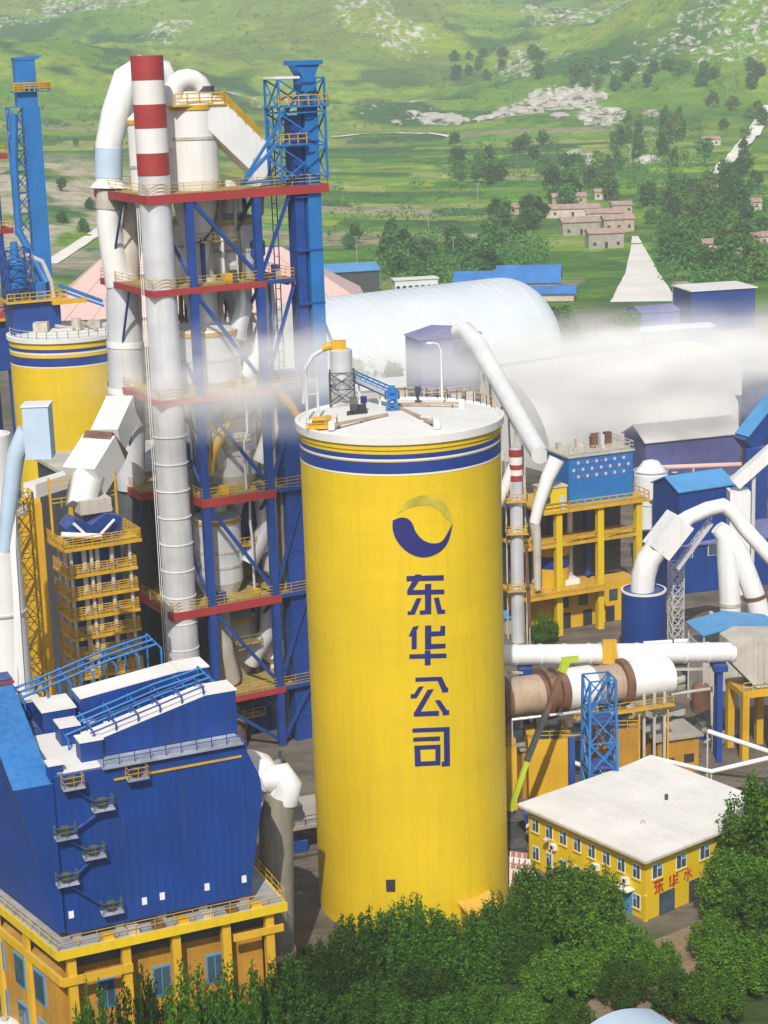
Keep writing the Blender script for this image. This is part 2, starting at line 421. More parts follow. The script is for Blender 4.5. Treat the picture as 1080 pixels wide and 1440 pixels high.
tc = nt.nodes.new('ShaderNodeTexCoord')
mpz = nt.nodes.new('ShaderNodeMapping'); mpz.inputs['Scale'].default_value = (0.11, 0.24, 0.25); nt.links.new(tc.outputs['Object'], mpz.inputs['Vector'])
nz = nt.nodes.new('ShaderNodeTexNoise'); nz.inputs['Scale'].default_value = 1.0; nz.inputs['Detail'].default_value = 10; nz.inputs['Roughness'].default_value = 0.7
nt.links.new(mpz.outputs[0], nz.inputs['Vector'])
mr = nt.nodes.new('ShaderNodeMapRange'); mr.inputs[1].default_value = 0.25; mr.inputs[2].default_value = 0.75; mr.inputs[3].default_value = 0.35; mr.inputs[4].default_value = 1.55
nt.links.new(nz.outputs['Fac'], mr.inputs[0])
sc_ = nt.nodes.new('ShaderNodeVectorMath'); sc_.operation = 'SCALE'
mpr = nt.nodes.new('ShaderNodeMapping'); mpr.inputs['Scale'].default_value = (0.16, 0.07, 0.16)
nt.links.new(tc.outputs['Object'], mpr.inputs['Vector'])
nzr = nt.nodes.new('ShaderNodeTexNoise'); nzr.inputs['Scale'].default_value = 1.0; nzr.inputs['Detail'].default_value = 9; nzr.inputs['Roughness'].default_value = 0.65
nt.links.new(mpr.outputs[0], nzr.inputs['Vector'])
ma = nt.nodes.new('ShaderNodeMath'); ma.operation = 'MULTIPLY_ADD'; ma.inputs[1].default_value = 0.34
nt.links.new(va.outputs['Alpha'], ma.inputs[0]); nt.links.new(nzr.outputs['Fac'], ma.inputs[2])
mrr = nt.nodes.new('ShaderNodeMapRange'); mrr.inputs[1].default_value = 0.70; mrr.inputs[2].default_value = 0.80
nt.links.new(ma.outputs[0], mrr.inputs[0])
rmix = nt.nodes.new('ShaderNodeMix'); rmix.data_type = 'RGBA'; rmix.inputs[7].default_value = (0.55, 0.52, 0.48, 1)
nt.links.new(mrr.outputs[0], rmix.inputs[0]); nt.links.new(va.outputs['Color'], rmix.inputs[6])
nt.links.new(rmix.outputs[2], sc_.inputs[0]); nt.links.new(mr.outputs[0], sc_.inputs['Scale'])
nt.links.new(sc_.outputs[0], b.inputs['Base Color'])
bp = nt.nodes.new('ShaderNodeBump'); bp.inputs['Distance'].default_value = 1.5; bp.inputs['Strength'].default_value = 0.5
nt.links.new(nz.outputs['Fac'], bp.inputs['Height']); nt.links.new(bp.outputs[0], b.inputs['Normal'])
me.materials.append(mt)
terrain = bpy.data.objects.new('terrain', me); COL.objects.link(terrain); struct(terrain)

def strip(name, pts, widths, mat, lift=0.12, step=6):
    """a road or path draped over the land"""
    P = [np.array(p[:2]) for p in pts]; mb = MB(); rows = []
    for i in range(len(P) - 1):
        L = np.linalg.norm(P[i + 1] - P[i]); n = max(2, int(L / step))
        t = (P[i + 1] - P[i]) / L; nrm = np.array([t[1], -t[0]])
        for k in range(n + (i == len(P) - 2)):
            f = k / n; q = P[i] + (P[i + 1] - P[i]) * f; w = widths[i] + (widths[i + 1] - widths[i]) * f
            w *= 1 + 0.12 * (fbm(np.array([q[0] / 9]), np.array([q[1] / 9]), 91)[0] - 0.5)
            rows.append([(*(q + nrm * w * e), max(hz(*(q + nrm * w * e)), hz(*q)) + lift) for e in (-.5, -.17, .17, .5)])
    vs = [p for r in rows for p in r]
    mb.add(vs, [(i * 4 + j, i * 4 + j + 1, i * 4 + j + 5, i * 4 + j + 4) for i in range(len(rows) - 1) for j in range(3)], True)
    return struct(mb.build(name, mat))
RD = [hit(905, 425), hit(903, 385), hit(897, 350), hit(893, 333)]
strip('road', RD, [21, 12, 5.5, 2.5], 'road_white')
strip('hill_road', [hit(1000, 248), hit(1030, 225), hit(1060, 190), hit(1085, 150)], [6, 7, 9, 9], 'road_white', 1.2, 3)
strip('quarry_path', [hit(70, 372), hit(100, 352), hit(140, 325), hit(160, 315)], [6, 6, 5, 4], 'road_white')
strip('field_path', [hit(465, 193), hit(560, 187), hit(640, 195)], [5, 5, 4], 'road_white', 0.3)

# boulders and quarry faces
def boulder(seed, n=10):
    r = random.Random(seed); mb = MB()
    import bmesh
    bm = bmesh.new(); bmesh.ops.create_icosphere(bm, subdivisions=2, radius=1)
    for v in bm.verts:
        k = 0.65 + 0.55 * r.random(); v.co *= k; v.co.z *= 0.7
    me = bpy.data.meshes.new('rock'); bm.to_mesh(me); bm.free(); me.materials.append(MATS['rock'])
    return me
BM_ = [boulder(s) for s in range(5)]
k = 0
for i, R_ in enumerate(ROCKS[:4] + ROCKS[5:6] + ROCKS[7:8]):
    for j in range(7):
        x = R_[0] + rng.normal(0, 14); y = R_[1] + rng.normal(0, 22)
        o = bpy.data.objects.new('boulder', BM_[k % 5]); COL.objects.link(o); k += 1
        s_ = rng.uniform(3, 8.5)
        o.location = (x, y, hz(x, y) + s_ * 0.1); o.scale = (s_ * 1.2, s_, s_ * 0.75); o.rotation_euler = (0, 0, rng.uniform(0, 6))
        tag(o, 'pale grey boulder in the white quarried outcrop at the foot of the hill', 'rock', 'boulders of the white outcrop')

# ------------------------------------------------------------------ trees
def leaves(n, clumps, leaf, seed, up=0.35):
    """n leaf quads spread over clump ellipsoids [(cx,cy,cz,rx,rz)]"""
    g = np.random.default_rng(seed)
    cl = np.array(clumps); w = cl[:, 3] ** 2 * cl[:, 4]; w = w ** 0.7
    ci = g.choice(len(cl), n, p=w / w.sum())
    d = g.normal(size=(n, 3)); d /= np.linalg.norm(d, axis=1)[:, None]
    rr = g.uniform(0.45, 1.0, n) ** 0.5
    rr = rr * np.where(g.random(n) < 0.16, g.uniform(1.0, 1.5, n), 1.0)
    P = cl[ci, :3] + d * rr[:, None] * np.stack([cl[ci, 3], cl[ci, 3], cl[ci, 4]], 1) + g.normal(0, leaf * 0.7, (n, 3))
    nrm = d + g.normal(0, 0.6, (n, 3)); nrm[:, 2] += up
    nrm /= np.linalg.norm(nrm, axis=1)[:, None]
    t = np.cross(nrm, g.normal(size=(n, 3))); t /= np.linalg.norm(t, axis=1)[:, None]
    bb = np.cross(nrm, t); sz = leaf * g.uniform(0.45, 1.5, n)[:, None]
    V = np.stack([P - t * sz * 0.9, P + bb * sz * 0.45, P + t * sz * 0.9, P - bb * sz * 0.45], 1).reshape(-1, 3)
    return V
def leafmesh(name, V, mat):
    n = len(V) // 4
    me = bpy.data.meshes.new(name)
    me.vertices.add(len(V)); me.vertices.foreach_set('co', V.ravel())
    me.loops.add(n * 4); me.loops.foreach_set('vertex_index', np.arange(n * 4, dtype=np.int32))
    me.polygons.add(n); me.polygons.foreach_set('loop_start', np.arange(0, n * 4, 4, dtype=np.int32))
    me.update(); me.validate(); me.materials.append(MATS[mat])
    return me
def trunk(h, r, limbs, seed):
    g = random.Random(seed); mb = MB()
    mb.tube([(0, 0, -0.3), (0.03 * h, 0, h * 0.4), (0, 0.02 * h, h * 0.8)], [r, r * 0.75, r * 0.3], 8)
    for i in range(limbs):
        a = g.uniform(0, 6.28); z = h * g.uniform(0.3, 0.6); L = h * g.uniform(0.25, 0.4)
        mb.tube([(0.02 * h, 0, z), (math.cos(a) * L * .5, math.sin(a) * L * .5, z + L * .4), (math.cos(a) * L, math.sin(a) * L, z + L * .75)], [r * .45, r * .3, r * .1], 6)
    return mb.mesh('trunk', 'bark')
def clumps_round(h, rx, k, seed):
    g = random.Random(seed); out = []
    for i in range(k):
        a = g.uniform(0, 6.28); rr = rx * math.sqrt(g.random()) * (0.75 if k < 30 else 0.95); z = h * g.uniform(0.28, 0.93)
        f = 1 - 0.55 * max(0, (z / h - 0.55) / 0.45)
        s_ = rx * (g.uniform(0.20, 0.36) if k < 30 else g.uniform(0.10, 0.26))
        out.append((math.cos(a) * rr * f, math.sin(a) * rr * f, z, s_, s_ * g.uniform(0.7, 1.1)))
    return out
def clumps_spiky(h, rx, k, seed):
    g = random.Random(seed); out = []
    for i in range(k):
        a = g.uniform(0, 6.28); q = math.sqrt(g.random()); rr = rx * q * 0.95; top = h * (1 - 0.42 * q * q) * g.uniform(0.8, 1.0)
        s_ = rx * g.uniform(0.09, 0.17)
        for z in np.arange(top * 0.18, top, s_ * 2.2):
            out.append((math.cos(a) * rr, math.sin(a) * rr, z, s_ * (1.25 - 0.75 * z / top), s_ * 1.9))
    return out
def tree(name, label, loc, mesh_crown, mesh_trunk, s=1.0, rz=0.0, group=None):
    t = Fr(name, label, 'tree', loc, rz, group)
    t.ob.scale = (s, s, s)
    for nm, m in (('crown', mesh_crown), ('trunk', mesh_trunk)):
        if m is None: continue
        o = bpy.data.objects.new(nm, m); COL.objects.link(o); o.parent = t.ob
    return t
FAR = []
for i in range(5):
    h = 10.0; cl = clumps_round(h, 4.6, 18, 300 + i) if i < 3 else clumps_spiky(13, 2.0, 9, 310 + i)
    FAR.append((leafmesh('crown', leaves(800, cl, 0.85, 320 + i, 0.6), ('leaf_far', 'leaf_far_light', 'leaf_far', 'leaf_far', 'leaf_far_light')[i]), trunk(h, 0.22, 2, i)))
CL = [  # photo rectangle, number, variants, scale, label, group
    ((545, 355, 700, 400), 34, (0, 2), .95, 'dark leafy tree in the dense belt between the white vault roof and the fields', 'tree belt behind the vault'),
    ((690, 300, 760, 350), 14, (0, 2), 1.0, 'dark leafy tree crowding beside the terraced village houses', 'trees beside the village houses'),
    ((905, 262, 1075, 335), 46, (0, 1, 2), 1.0, 'green leafy tree of the grove across the white road from the village', 'grove across the road'),
    ((925, 335, 1075, 395), 40, (0, 1, 2), .9, 'green leafy tree between small village houses and the blue sheds', 'trees above the blue sheds'),
    ((855, 175, 960, 240), 30, (3, 4), 1.1, 'slender poplar in the stand below the white outcrop', 'poplar stand'),
    ((800, 100, 1070, 128), 34, (0, 2), 1.1, 'dark hillside tree in the row across the green slope', 'row of trees on the hillside'),
    ((620, 80, 760, 118), 14, (0, 2), 1.2, 'dark tree in the small copse high on the far hillside', 'copse on the far hillside'),
    ((630, 200, 770, 262), 22, (0, 2), .9, 'leafy tree scattered among the green terraced fields', 'trees among the fields'),
    ((480, 330, 560, 372), 6, (0, 2), .8, 'leafy tree behind the blue-roofed shed', 'trees behind the blue shed'),
    ((770, 235, 860, 300), 22, (0, 1, 2), 1.0, 'leafy tree above the terraced village houses', 'trees above the village'),
    ((985, 150, 1075, 250), 14, (0, 1), 1.0, 'green tree beside the pale hill road', 'trees by the hill road'),
    ((478, 515, 600, 548), 9, (1, 0), .75, 'pale green tree at the foot of the white vault', 'trees at the foot of the vault'),
    ((770, 470, 800, 492), 3, (1, 0), 1.0, 'pale green tree off the rounded end of the white vault', 'trees at the end of the vault'),
    ((830, 480, 895, 502), 7, (1, 0), .8, 'pale green tree on the yard between vault and blue sheds', 'trees on the far yard'),
    ((80, 190, 135, 330), 5, (0, 2), .7, 'small tree on the stony slope behind the twin towers', 'trees on the stony slope'),
]
RDX = lambda p: abs(p[0] - np.interp(p[1], [RD[0][1], RD[1][1], RD[2][1], RD[3][1]], [r[0] for r in RD])) < 9 and RD[0][1] - 15 < p[1] < RD[3][1] + 10
nt_ = 0
for (x0, y0, x1, y1), n, var, s_, lab, grp in CL:
    for i in range(n):
        for tr in range(8):
            p = hit(rng.uniform(x0, x1), rng.uniform(y0, y1))
            if not RDX(p): break
        v = FAR[var[i % len(var)]]
        tree('tree', lab, p, v[0], v[1], s_ * rng.uniform(0.7, 1.15), rng.uniform(0, 6), grp); nt_ += 1
# scrub on the hills: one mass nobody could count
cl = []
while len(cl) < 2600:
    x = rng.uniform(-560, 700); y = rng.uniform(1150, 3000)
    if abs(x / y) > 0.24 or fbm(np.array([x / 90]), np.array([y / 140]), 141)[0] < 0.48: continue
    cl.append((x, y, hz(x, y) + 0.6, rng.uniform(.8, 2.0), rng.uniform(.8, 1.6)))
sh = bpy.data.objects.new('hillside_scrub', leafmesh('hillside_scrub', leaves(44000, cl, .8, 77, 0.6), 'leaf_far')); COL.objects.link(sh)
sh['kind'] = 'stuff'; sh['label'] = 'dark green scrub dotted over the stony hills'; sh['category'] = 'scrub'

# continuous wooded belts: one mass behind the trees that can be told apart
cl = []
for (x0, y0, x1, y1), n in (((540, 365, 760, 405), 130), ((560, 340, 760, 366), 70), ((905, 255, 1080, 400), 260), ((760, 225, 960, 300), 120), ((640, 205, 780, 255), 60), ((860, 160, 990, 240), 90), ((600, 85, 1075, 130), 130), ((465, 240, 700, 345), 50)):
    k = 0
    while k < n:
        p = hit(rng.uniform(x0, x1), rng.uniform(y0, y1)); k += 1
        if RDX(p) or (775 < 540 + F * p[0] / p[1] < 900 and 640 < p[1] < 930): continue
        for j in range(3):
            s_ = rng.uniform(1.3, 2.6); x, y = p[0] + rng.normal(0, 3), p[1] + rng.normal(0, 4); cl.append((x, y, hz(x, y) + s_ * rng.uniform(.6, 1.8), s_, s_ * rng.uniform(.8, 1.3)))
wd = bpy.data.objects.new('woodland', leafmesh('woodland', leaves(30000, cl, .85, 78, .5), 'leaf_far')); COL.objects.link(wd)
wd['kind'] = 'stuff'; wd['label'] = 'green bushes and undergrowth filling the belts between fields and village'; wd['category'] = 'undergrowth'

# ------------------------------------------------------------------ main yellow silo
def ring(R0, R1, z0, z1, n=96): return MB().lathe([(R0, z0), (R1, z0), (R1, z1), (R0, z1), (R0, z0)], n, caps=False)
SR = 9.15
silo = Fr('cement_silo', 'tall yellow cement silo with navy swirl logo and big Chinese characters', 'silo', (1.68, 165.2, 0))
wallp = MB().lathe([(SR, -0.3)] + [(SR, z) for z in np.linspace(5, 45, 9)] + [(SR, 46.9)], 128, caps=False).build('wall', 'silo_yellow', silo)
MB().lathe([(SR - .05, 46.7), (SR + .32, 46.75), (SR + .36, 47.45), (SR + .02, 47.5), (SR - .1, 47.3), (3, 47.75), (0.01, 47.85)], 128, caps=False).build('roof', 'clean_white', silo)
ring(SR - .05, SR + .12, 46.25, 46.7).build('rim_moulding', 'yellow', silo)
for z0, z1, m in ((45.45, 45.87, 'band_blue'), (45.28, 45.44, 'clean_white'), (44.15, 45.18, 'band_blue'), (43.98, 44.14, 'clean_white')):
    ring(SR - .05, SR + .03, z0, z1).build('stripe', m, silo)
def cyl_hit(fr, px, py, R):
    o, v = fr._r(px, py)
    a = v[0] ** 2 + v[1] ** 2; b_ = o[0] * v[0] + o[1] * v[1]; c_ = o[0] ** 2 + o[1] ** 2 - R * R
    return o + v * ((-b_ - math.sqrt(b_ * b_ - a * c_)) / a)
def patch(fr, mb, quad, conv, R, n=8):
    """a stroke given by four photo points, laid as a curved plate on the silo wall"""
    q = [np.array(conv(*p)) for p in quad]
    g = []
    for i in range(n + 1):
        for j in range(n + 1):
            a_, b_ = i / n, j / n
            p = (q[0] * (1 - a_) + q[1] * a_) * (1 - b_) + (q[3] * (1 - a_) + q[2] * a_) * b_
            g.append(cyl_hit(fr, p[0], p[1], R))
    mb.add(g, [(i * (n + 1) + j, (i + 1) * (n + 1) + j, (i + 1) * (n + 1) + j + 1, i * (n + 1) + j + 1) for i in range(n) for j in range(n)], True)
    # edge of the plate
    bd = [i * (n + 1) for i in range(n)] + [n * (n + 1) + j for j in range(n)] + [(n - i) * (n + 1) + n for i in range(n)] + [n - j for j in range(n)]
    out = [g[i] for i in bd]; inn = [(p[0] * (R - .05) / R, p[1] * (R - .05) / R, p[2]) for p in out]; m = len(out)
    mb.add(out + inn, [(i, i + m, (i + 1) % m + m, (i + 1) % m) for i in range(m)])
GLY = {
 'dong': [((545,32),(712,28),(712,52),(545,56)), ((583,25),(611,25),(611,34),(583,34)), ((572,54),(602,54),(572,97),(548,97)), ((548,95),(714,92),(714,113),(548,117)),
          ((628,68),(656,66),(656,202),(628,203)), ((605,186),(630,185),(630,203),(605,205)), ((590,132),(613,130),(582,204),(557,204)), ((550,190),(582,188),(580,204),(550,206)),
          ((668,130),(690,128),(708,200),(684,201)), ((684,184),(718,182),(718,200),(684,202))],
 'hua': [((575,258),(601,254),(578,300),(554,302)), ((568,290),(591,278),(591,358),(568,360)), ((628,254),(656,252),(656,360),(628,362)), ((655,280),(718,278),(718,298),(655,302)),
         ((697,256),(718,254),(718,282),(697,284)), ((655,336),(720,334),(720,354),(655,358)), ((558,382),(724,378),(724,398),(558,402)), ((627,365),(653,364),(653,430),(627,431))],
 'gong': [((585,486),(694,482),(694,500),(585,505)), ((676,483),(703,482),(730,540),(704,545)), ((704,535),(732,529),(732,550),(704,553)), ((600,527),(623,524),(590,578),(567,578)), ((564,560),(592,558),(589,578),(564,580)),
          ((640,540),(668,537),(606,642),(578,646)), ((578,639),(690,634),(690,656),(578,660)), ((672,588),(696,586),(732,640),(708,646)), ((706,636),(736,630),(736,652),(708,655))],
 'si': [((572,713),(738,706),(738,726),(572,732)), ((712,710),(738,708),(740,880),(714,883)), ((703,862),(716,861),(716,882),(703,884)), ((575,754),(695,748),(695,768),(575,772)),
        ((580,790),(697,785),(697,804),(580,809)), ((580,790),(606,789),(610,882),(583,883)), ((583,862),(697,857),(697,877),(583,882)), ((675,786),(697,785),(697,877),(675,878))],
}
cz = lambda x, y: (400 + x / 3.1765, 800 + y / 3.1765)
cz1 = lambda x, y: (400 + x / 3.1765, 560 + y / 3.1765)
for g in GLY:
    mb = MB()
    for k, q in enumerate(GLY[g]): patch(silo, mb, q, cz, SR + 0.03 + 0.002 * k, 6)
    mb.build('character', 'navy', silo)
def catmull(P, n):
    P = [np.array(p, float) for p in P]; Q = [2 * P[0] - P[1]] + P + [2 * P[-1] - P[-2]]; out = []
    tot = len(P) - 1
    for k in range(n + 1):
        t = k / n * tot; i = min(int(t), tot - 1); f = t - i
        a, b_, c_, d_ = Q[i:i + 4]
        out.append(0.5 * ((2 * b_) + (c_ - a) * f + (2 * a - 5 * b_ + 4 * c_ - d_) * f * f + (3 * b_ - 3 * c_ + d_ - a) * f ** 3))
    return out
def swoosh(A, B_, mat, R, name, n=40):
    mb = MB(); a = catmull(A, n); b_ = catmull(B_, n)
    vs = []
    for p, q in zip(a, b_):
        for t in np.linspace(0, 1, 5): vs.append(cyl_hit(silo, *cz1(*(p * (1 - t) + q * t)), R))
    mb.add(vs, [(i * 5 + j, i * 5 + j + 1, i * 5 + j + 6, i * 5 + j + 5) for i in range(n) for j in range(4)], True)
    return mb.build(name, mat, silo)
swoosh([(483, 548), (484, 590), (503, 638), (545, 684), (600, 709), (650, 707), (700, 682), (733, 637), (752, 562)],
       [(483, 546), (520, 533), (552, 539), (573, 562), (587, 597), (618, 632), (660, 648), (706, 636), (750, 562)], 'navy', SR + 0.05, 'logo')
swoosh([(500, 515), (545, 462), (600, 437), (655, 437), (705, 460), (738, 505), (751, 556)],
       [(512, 512), (556, 490), (600, 480), (650, 478), (690, 500), (716, 530), (747, 560)], 'logo_green', SR + 0.045, 'logo_arc')
mb = MB(); patch(silo, mb, ((453, 437), (495, 435), (495, 490), (455, 489)), lambda x, y: (400 + x / 3.1765, 1100 + y / 3.1765), SR + 0.06, 3); mb.build('hatch', 'dark', silo)
# base annex under a sloped ledge
p = cyl_hit(silo, 668, 1300, SR); an = math.atan2(p[1], p[0])
ca, sa = math.cos(an), math.sin(an)
def pol(r, t, z): return (ca * r - sa * t, sa * r + ca * t, z)
mb = MB()
mb.prism([pol(SR - .6, -1.6, -.2), pol(SR + 1.6, -1.6, -.2), pol(SR + 1.6, -1.6, 2.2), pol(SR - .6, -1.6, 3.2)], np.array(pol(0, 3.2, 0)))
mb.build('annex', 'ochre_wall', silo)
MB().prism([pol(SR - .6, -1.9, 3.22), pol(SR + 2.0, -1.9, 2.1), pol(SR + 2.0, -1.9, 2.25), pol(SR - .6, -1.9, 3.4)], np.array(pol(0, 3.8, 0))).build('annex_roof', 'yellow_wall', silo)
MB().rail([(SR * math.cos(a) * 0.985, SR * math.sin(a) * 0.985, 47.45) for a in np.linspace(0.2, math.pi * 0.55, 14)], 1.0, 1.4, 0.07).build('railing', 'yellow_steel', silo)

# equipment standing on the silo roof
def rz(px, py, z=47.6): return silo.onz(px, py, z)
def RW(px, py, z=47.6):
    q = rz(px, py, z); return (q[0] + silo.o[0], q[1] + silo.o[1], z)
for k, (a, b_) in enumerate((((545, 588), (470, 602)), ((560, 578), (612, 600)), ((560, 574), (645, 572)))):
    A_, B__ = np.array(RW(*a)), np.array(RW(*b_))
    t = Fr('air_slide', ('rusty air slide pipe lying across the silo roof towards its yellow railed corner', 'tan air slide pipe on the silo roof pointing at the logo side', 'straight air slide pipe on the silo roof pointing at the conveyor gallery')[k], 'pipe', A_, 0, 'air slides on the silo roof')
    dlt = B__ - A_
    MB().beam((0, 0, .35), (dlt[0], dlt[1], .30), .28, .22).build('trough', 'kiln_shell', t)
    sp = MB()
    for f in (0.15, 0.5, 0.9): sp.beam((dlt[0] * f, dlt[1] * f, -.1), (dlt[0] * f, dlt[1] * f, .26), .14)
    sp.build('support', 'dark_steel', t)
    MB().lathe([(.32, -.1), (.32, .55), (.18, .7), (.01, .72)], 14, (dlt[0] * 1.05, dlt[1] * 1.05)).build('inlet', 'white', t)
t = Fr('roof_drive', 'small bright blue conveyor drive head at the middle of the silo roof', 'machine', RW(552, 580))
MB().lattice(-.6, .6, -.6, .6, -.1, 1.6, 2, .14, .09, .5).build('frame', 'sky_blue', t)
MB().box(-.55, .55, -.5, .5, 1.3, 2.0).box(-.3, .3, -.75, .1, 1.9, 2.5).build('drive_box', 'sky_blue', t)
MB().cyl((-.7, 0, 1.6), (.7, 0, 1.6), .38, n=14).build('pulley', 'dark_steel', t)
A_ = np.array(RW(552, 580)); A_[2] = 49.3
B__ = at(492, 528, 176.5)
t = Fr('roof_conveyor', 'pale steel conveyor gallery feeding the blue drive head on the silo roof', 'conveyor', (B__[0], B__[1], 47.5))
a = t.l(A_) - np.array([-.4, 0, .2]); b_ = t.l(B__)
mb = MB()
mb.beam(a, b_, 1.0, .25); mb.build('belt', 'alu', t)
mb = MB()
for s_ in (-.55, .55):
    dv = np.array([0.2 * s_, s_, 0]); mb.beam(a + dv + [0, 0, .5], b_ + dv + [0, 0, .5], .12); mb.beam(a + dv - [0, 0, .3], b_ + dv - [0, 0, .3], .12)
    for f in np.linspace(0.02, .98, 9):
        c0 = a * (1 - f) + b_ * f; mb.beam(c0 + dv - [0, 0, .3], c0 + dv + [0, 0, .5], .08)
mb.build('side_truss', 'sky_blue', t)
mb = MB()
for f in (.35, .8):
    c0 = a * (1 - f) + b_ * f; mb.beam(c0 - [0, 0, .3], (c0[0], c0[1], -.6), .2)
mb.build('leg', 'alu', t)
t = Fr('roof_dust_filter', 'grey round dust filter with yellow fan on a steel frame at the silo roof edge', 'dust filter', RW(482, 566))
MB().lathe([(.15, .7), (.5, 1.0), (1.05, 2.2), (1.05, 5.0), (.9, 5.1), (.01, 5.15)], 24).build('body', 'alu', t)
MB().lattice(-1.15, 1.15, -1.15, 1.15, -.15, 3.0, 2, .14, .08).build('frame', 'dark_steel', t)
MB().box(-.8, .5, -.5, .5, 5.1, 5.9).cyl((-.8, 0, 5.5), (-1.7, 0, 5.2), .35, n=14).build('fan', 'yellow_steel', t)
MB().tube([(-1.5, 0, 5.2), (-2.6, 0, 4.6), (-3.4, .2, 3.4), (-3.7, .2, 0)], .22, 10).build('pipe', 'alu', t)
t = Fr('vent_stack_pair', 'pair of thin grey vent pipes on the silo roof edge beside the blue tower', 'vent pipe', RW(440, 588))
for k, q in enumerate(((-.5, 0, 4.4), (.5, .3, 4.0))):
    MB().cyl((q[0], q[1], -.2), (q[0], q[1], q[2]), .13, n=10).build('pipe', 'alu', t)
MB().beam((-.5, 0, 2.2), (.5, .3, 2.2), .1).beam((-.5, 0, 3.5), (.5, .3, 3.5), .1).build('tie', 'alu', t)
t = Fr('pump_skid', 'small yellow pump skid with railing on the silo roof edge', 'machine', RW(452, 600))
MB().box(-1.2, 1.2, -.6, .6, -.1, .25).build('base', 'yellow_steel', t)
MB().cyl((-.8, 0, .6), (.3, 0, .6), .35, n=14).box(.35, .9, -.35, .35, .25, .95).build('motor', 'yellow_steel', t)
MB().rail([(-1.3, -.7, -.1), (1.4, -.7, -.1), (1.4, .7, -.1)], 1.0, 1.0, .07).build('railing', 'yellow_steel', t)
t = Fr('roof_blower', 'dark blower with round housing between grey filter and conveyor on silo roof', 'machine', RW(497, 583))
MB().cyl((-.3, 0, .9), (.4, 0, .9), .75, n=18).build('housing', 'dark_steel', t)
MB().box(.4, 1.2, -.3, .3, .3, .9).box(-.6, 1.3, -.5, .5, -.1, .25).build('motor', 'dark', t)
for k, (x, y, lab) in enumerate(((512, 580, 'navy valve box beside the dark blower on the silo roof'), (588, 566, 'small dark level gauge near the back edge of the silo roof'), (600, 592, 'squat white manhole cover nearest the straight air slide on silo roof'))):
    t = Fr('roof_fitting', lab, 'fitting', RW(x, y))
    if k == 2:
        MB().lathe([(.5, -.1), (.5, .35), (.55, .35), (.55, .45), (.01, .5)], 18).build('cover', 'white', t)
    else:
        MB().lathe([(.3, -.1), (.3, .2), (.12, .25), (.12, .9)], 12).build('stem', 'dark_steel', t)
        MB().box(-.3, .3, -.25, .25, .9, 1.5).build('head', ('navy', 'dark_steel')[k], t)
# guyed mast at the far edge
t = Fr('roof_mast', 'thin white pole with lamp arm at the back rim of the silo roof', 'mast', RW(622, 570))
MB().tube([(0, 0, -.2), (0, 0, 5.2)], [.12, .08], 8).build('pole', 'frame_white', t)
MB().tube([(0, 0, 5.2), (-.3, 0, 5.8), (-.9, 0, 5.9)], .06, 6).box(-1.3, -.8, -.15, .15, 5.8, 5.95).build('lamp_arm', 'frame_white', t)

# ------------------------------------------------------------------ second silo, behind the stack
s2c = at(93, 480, 262)
silo2 = Fr('cement_silo', 'yellow silo with blue bands standing behind the striped stack', 'silo', (s2c[0] - .2, s2c[1] + 1, 0))
R2 = 8.0; zt = at(93, 478, 254)[2]
MB().lathe([(R2, -.3), (R2, 15), (R2, 30), (R2, zt - .7)], 96, caps=False).build('wall', 'silo_yellow', silo2)
MB().lathe([(R2 - .05, zt - .7), (R2 + .3, zt - .65), (R2 + .33, zt - .05), (R2, zt), (R2 - .3, zt - .15), (.01, zt + .5)], 96, caps=False).build('roof', 'clean_white', silo2)
for z0, z1, m in ((-1.95, -1.5, 'band_blue'), (-2.25, -2.05, 'clean_white'), (-3.9, -2.7, 'band_blue'), (-4.1, -3.92, 'clean_white')):
    ring(R2 - .05, R2 + .03, zt + z0, zt + z1, 80).build('stripe', m, silo2)
MB().rail([(R2 * .97 * math.cos(a), R2 * .97 * math.sin(a), zt) for a in np.linspace(-2.9, -.4, 14)], 1.0, 1.6, .07).build('railing', 'dusty_duct', silo2)
mb = MB()
for k in range(5): mb.beam((rng.uniform(-5, 5), rng.uniform(-4, 4), zt + .4), (rng.uniform(-5, 5), rng.uniform(-4, 4), zt + .9), .35)
mb.box(-4, -2, -3, -1, zt, zt + 1.6).cyl((2, -2, zt), (2, -2, zt + 2), .7, n=16).box(3.2, 5, 0, 2, zt, zt + 1.2)
mb.build('roof_machinery', 'dusty_duct', silo2)

# ------------------------------------------------------------------ preheater tower
FL = [65.4, 55.2, 43.1, 31.3, 18.7, 7.4]
tw = Fr('preheater_tower', 'tall blue steel preheater tower with red floor edges and silver cyclones', 'tower', (-24.3, 200, 0), rad(27.5))
COLS = [(5.0, .5), (13.0, .5), (5.0, 14.0), (13.0, 14.0), (.3, 13.6), (17.0, 13.6)]
for x, y in COLS:
    w = .42 if x > 1 else .3
    MB().box(x - w, x + w, y - w, y + w, -.3, FL[0] - .5).build('column', 'steel_blue', tw)
polys = [
    [(0, 0), (21.8, 0), (21.8, 16.2), (-.2, 16.2)],
    [(0, 0), (17.2, 0), (17.2, 16.2), (-.2, 16.2)],
    [(0, 0), (17.2, 0), (17.2, 16.2), (-.2, 16.2)],
    [(4.4, 0), (17.2, 0), (17.2, 16.2), (-.2, 16.2), (-.2, 7.6), (4.4, 7.6)],
    [(0, 0), (17.2, 0), (17.2, 16.2), (-.2, 16.2)],
    [(4.4, 0), (17.2, 0), (17.2, 16.2), (4.4, 16.2)]]
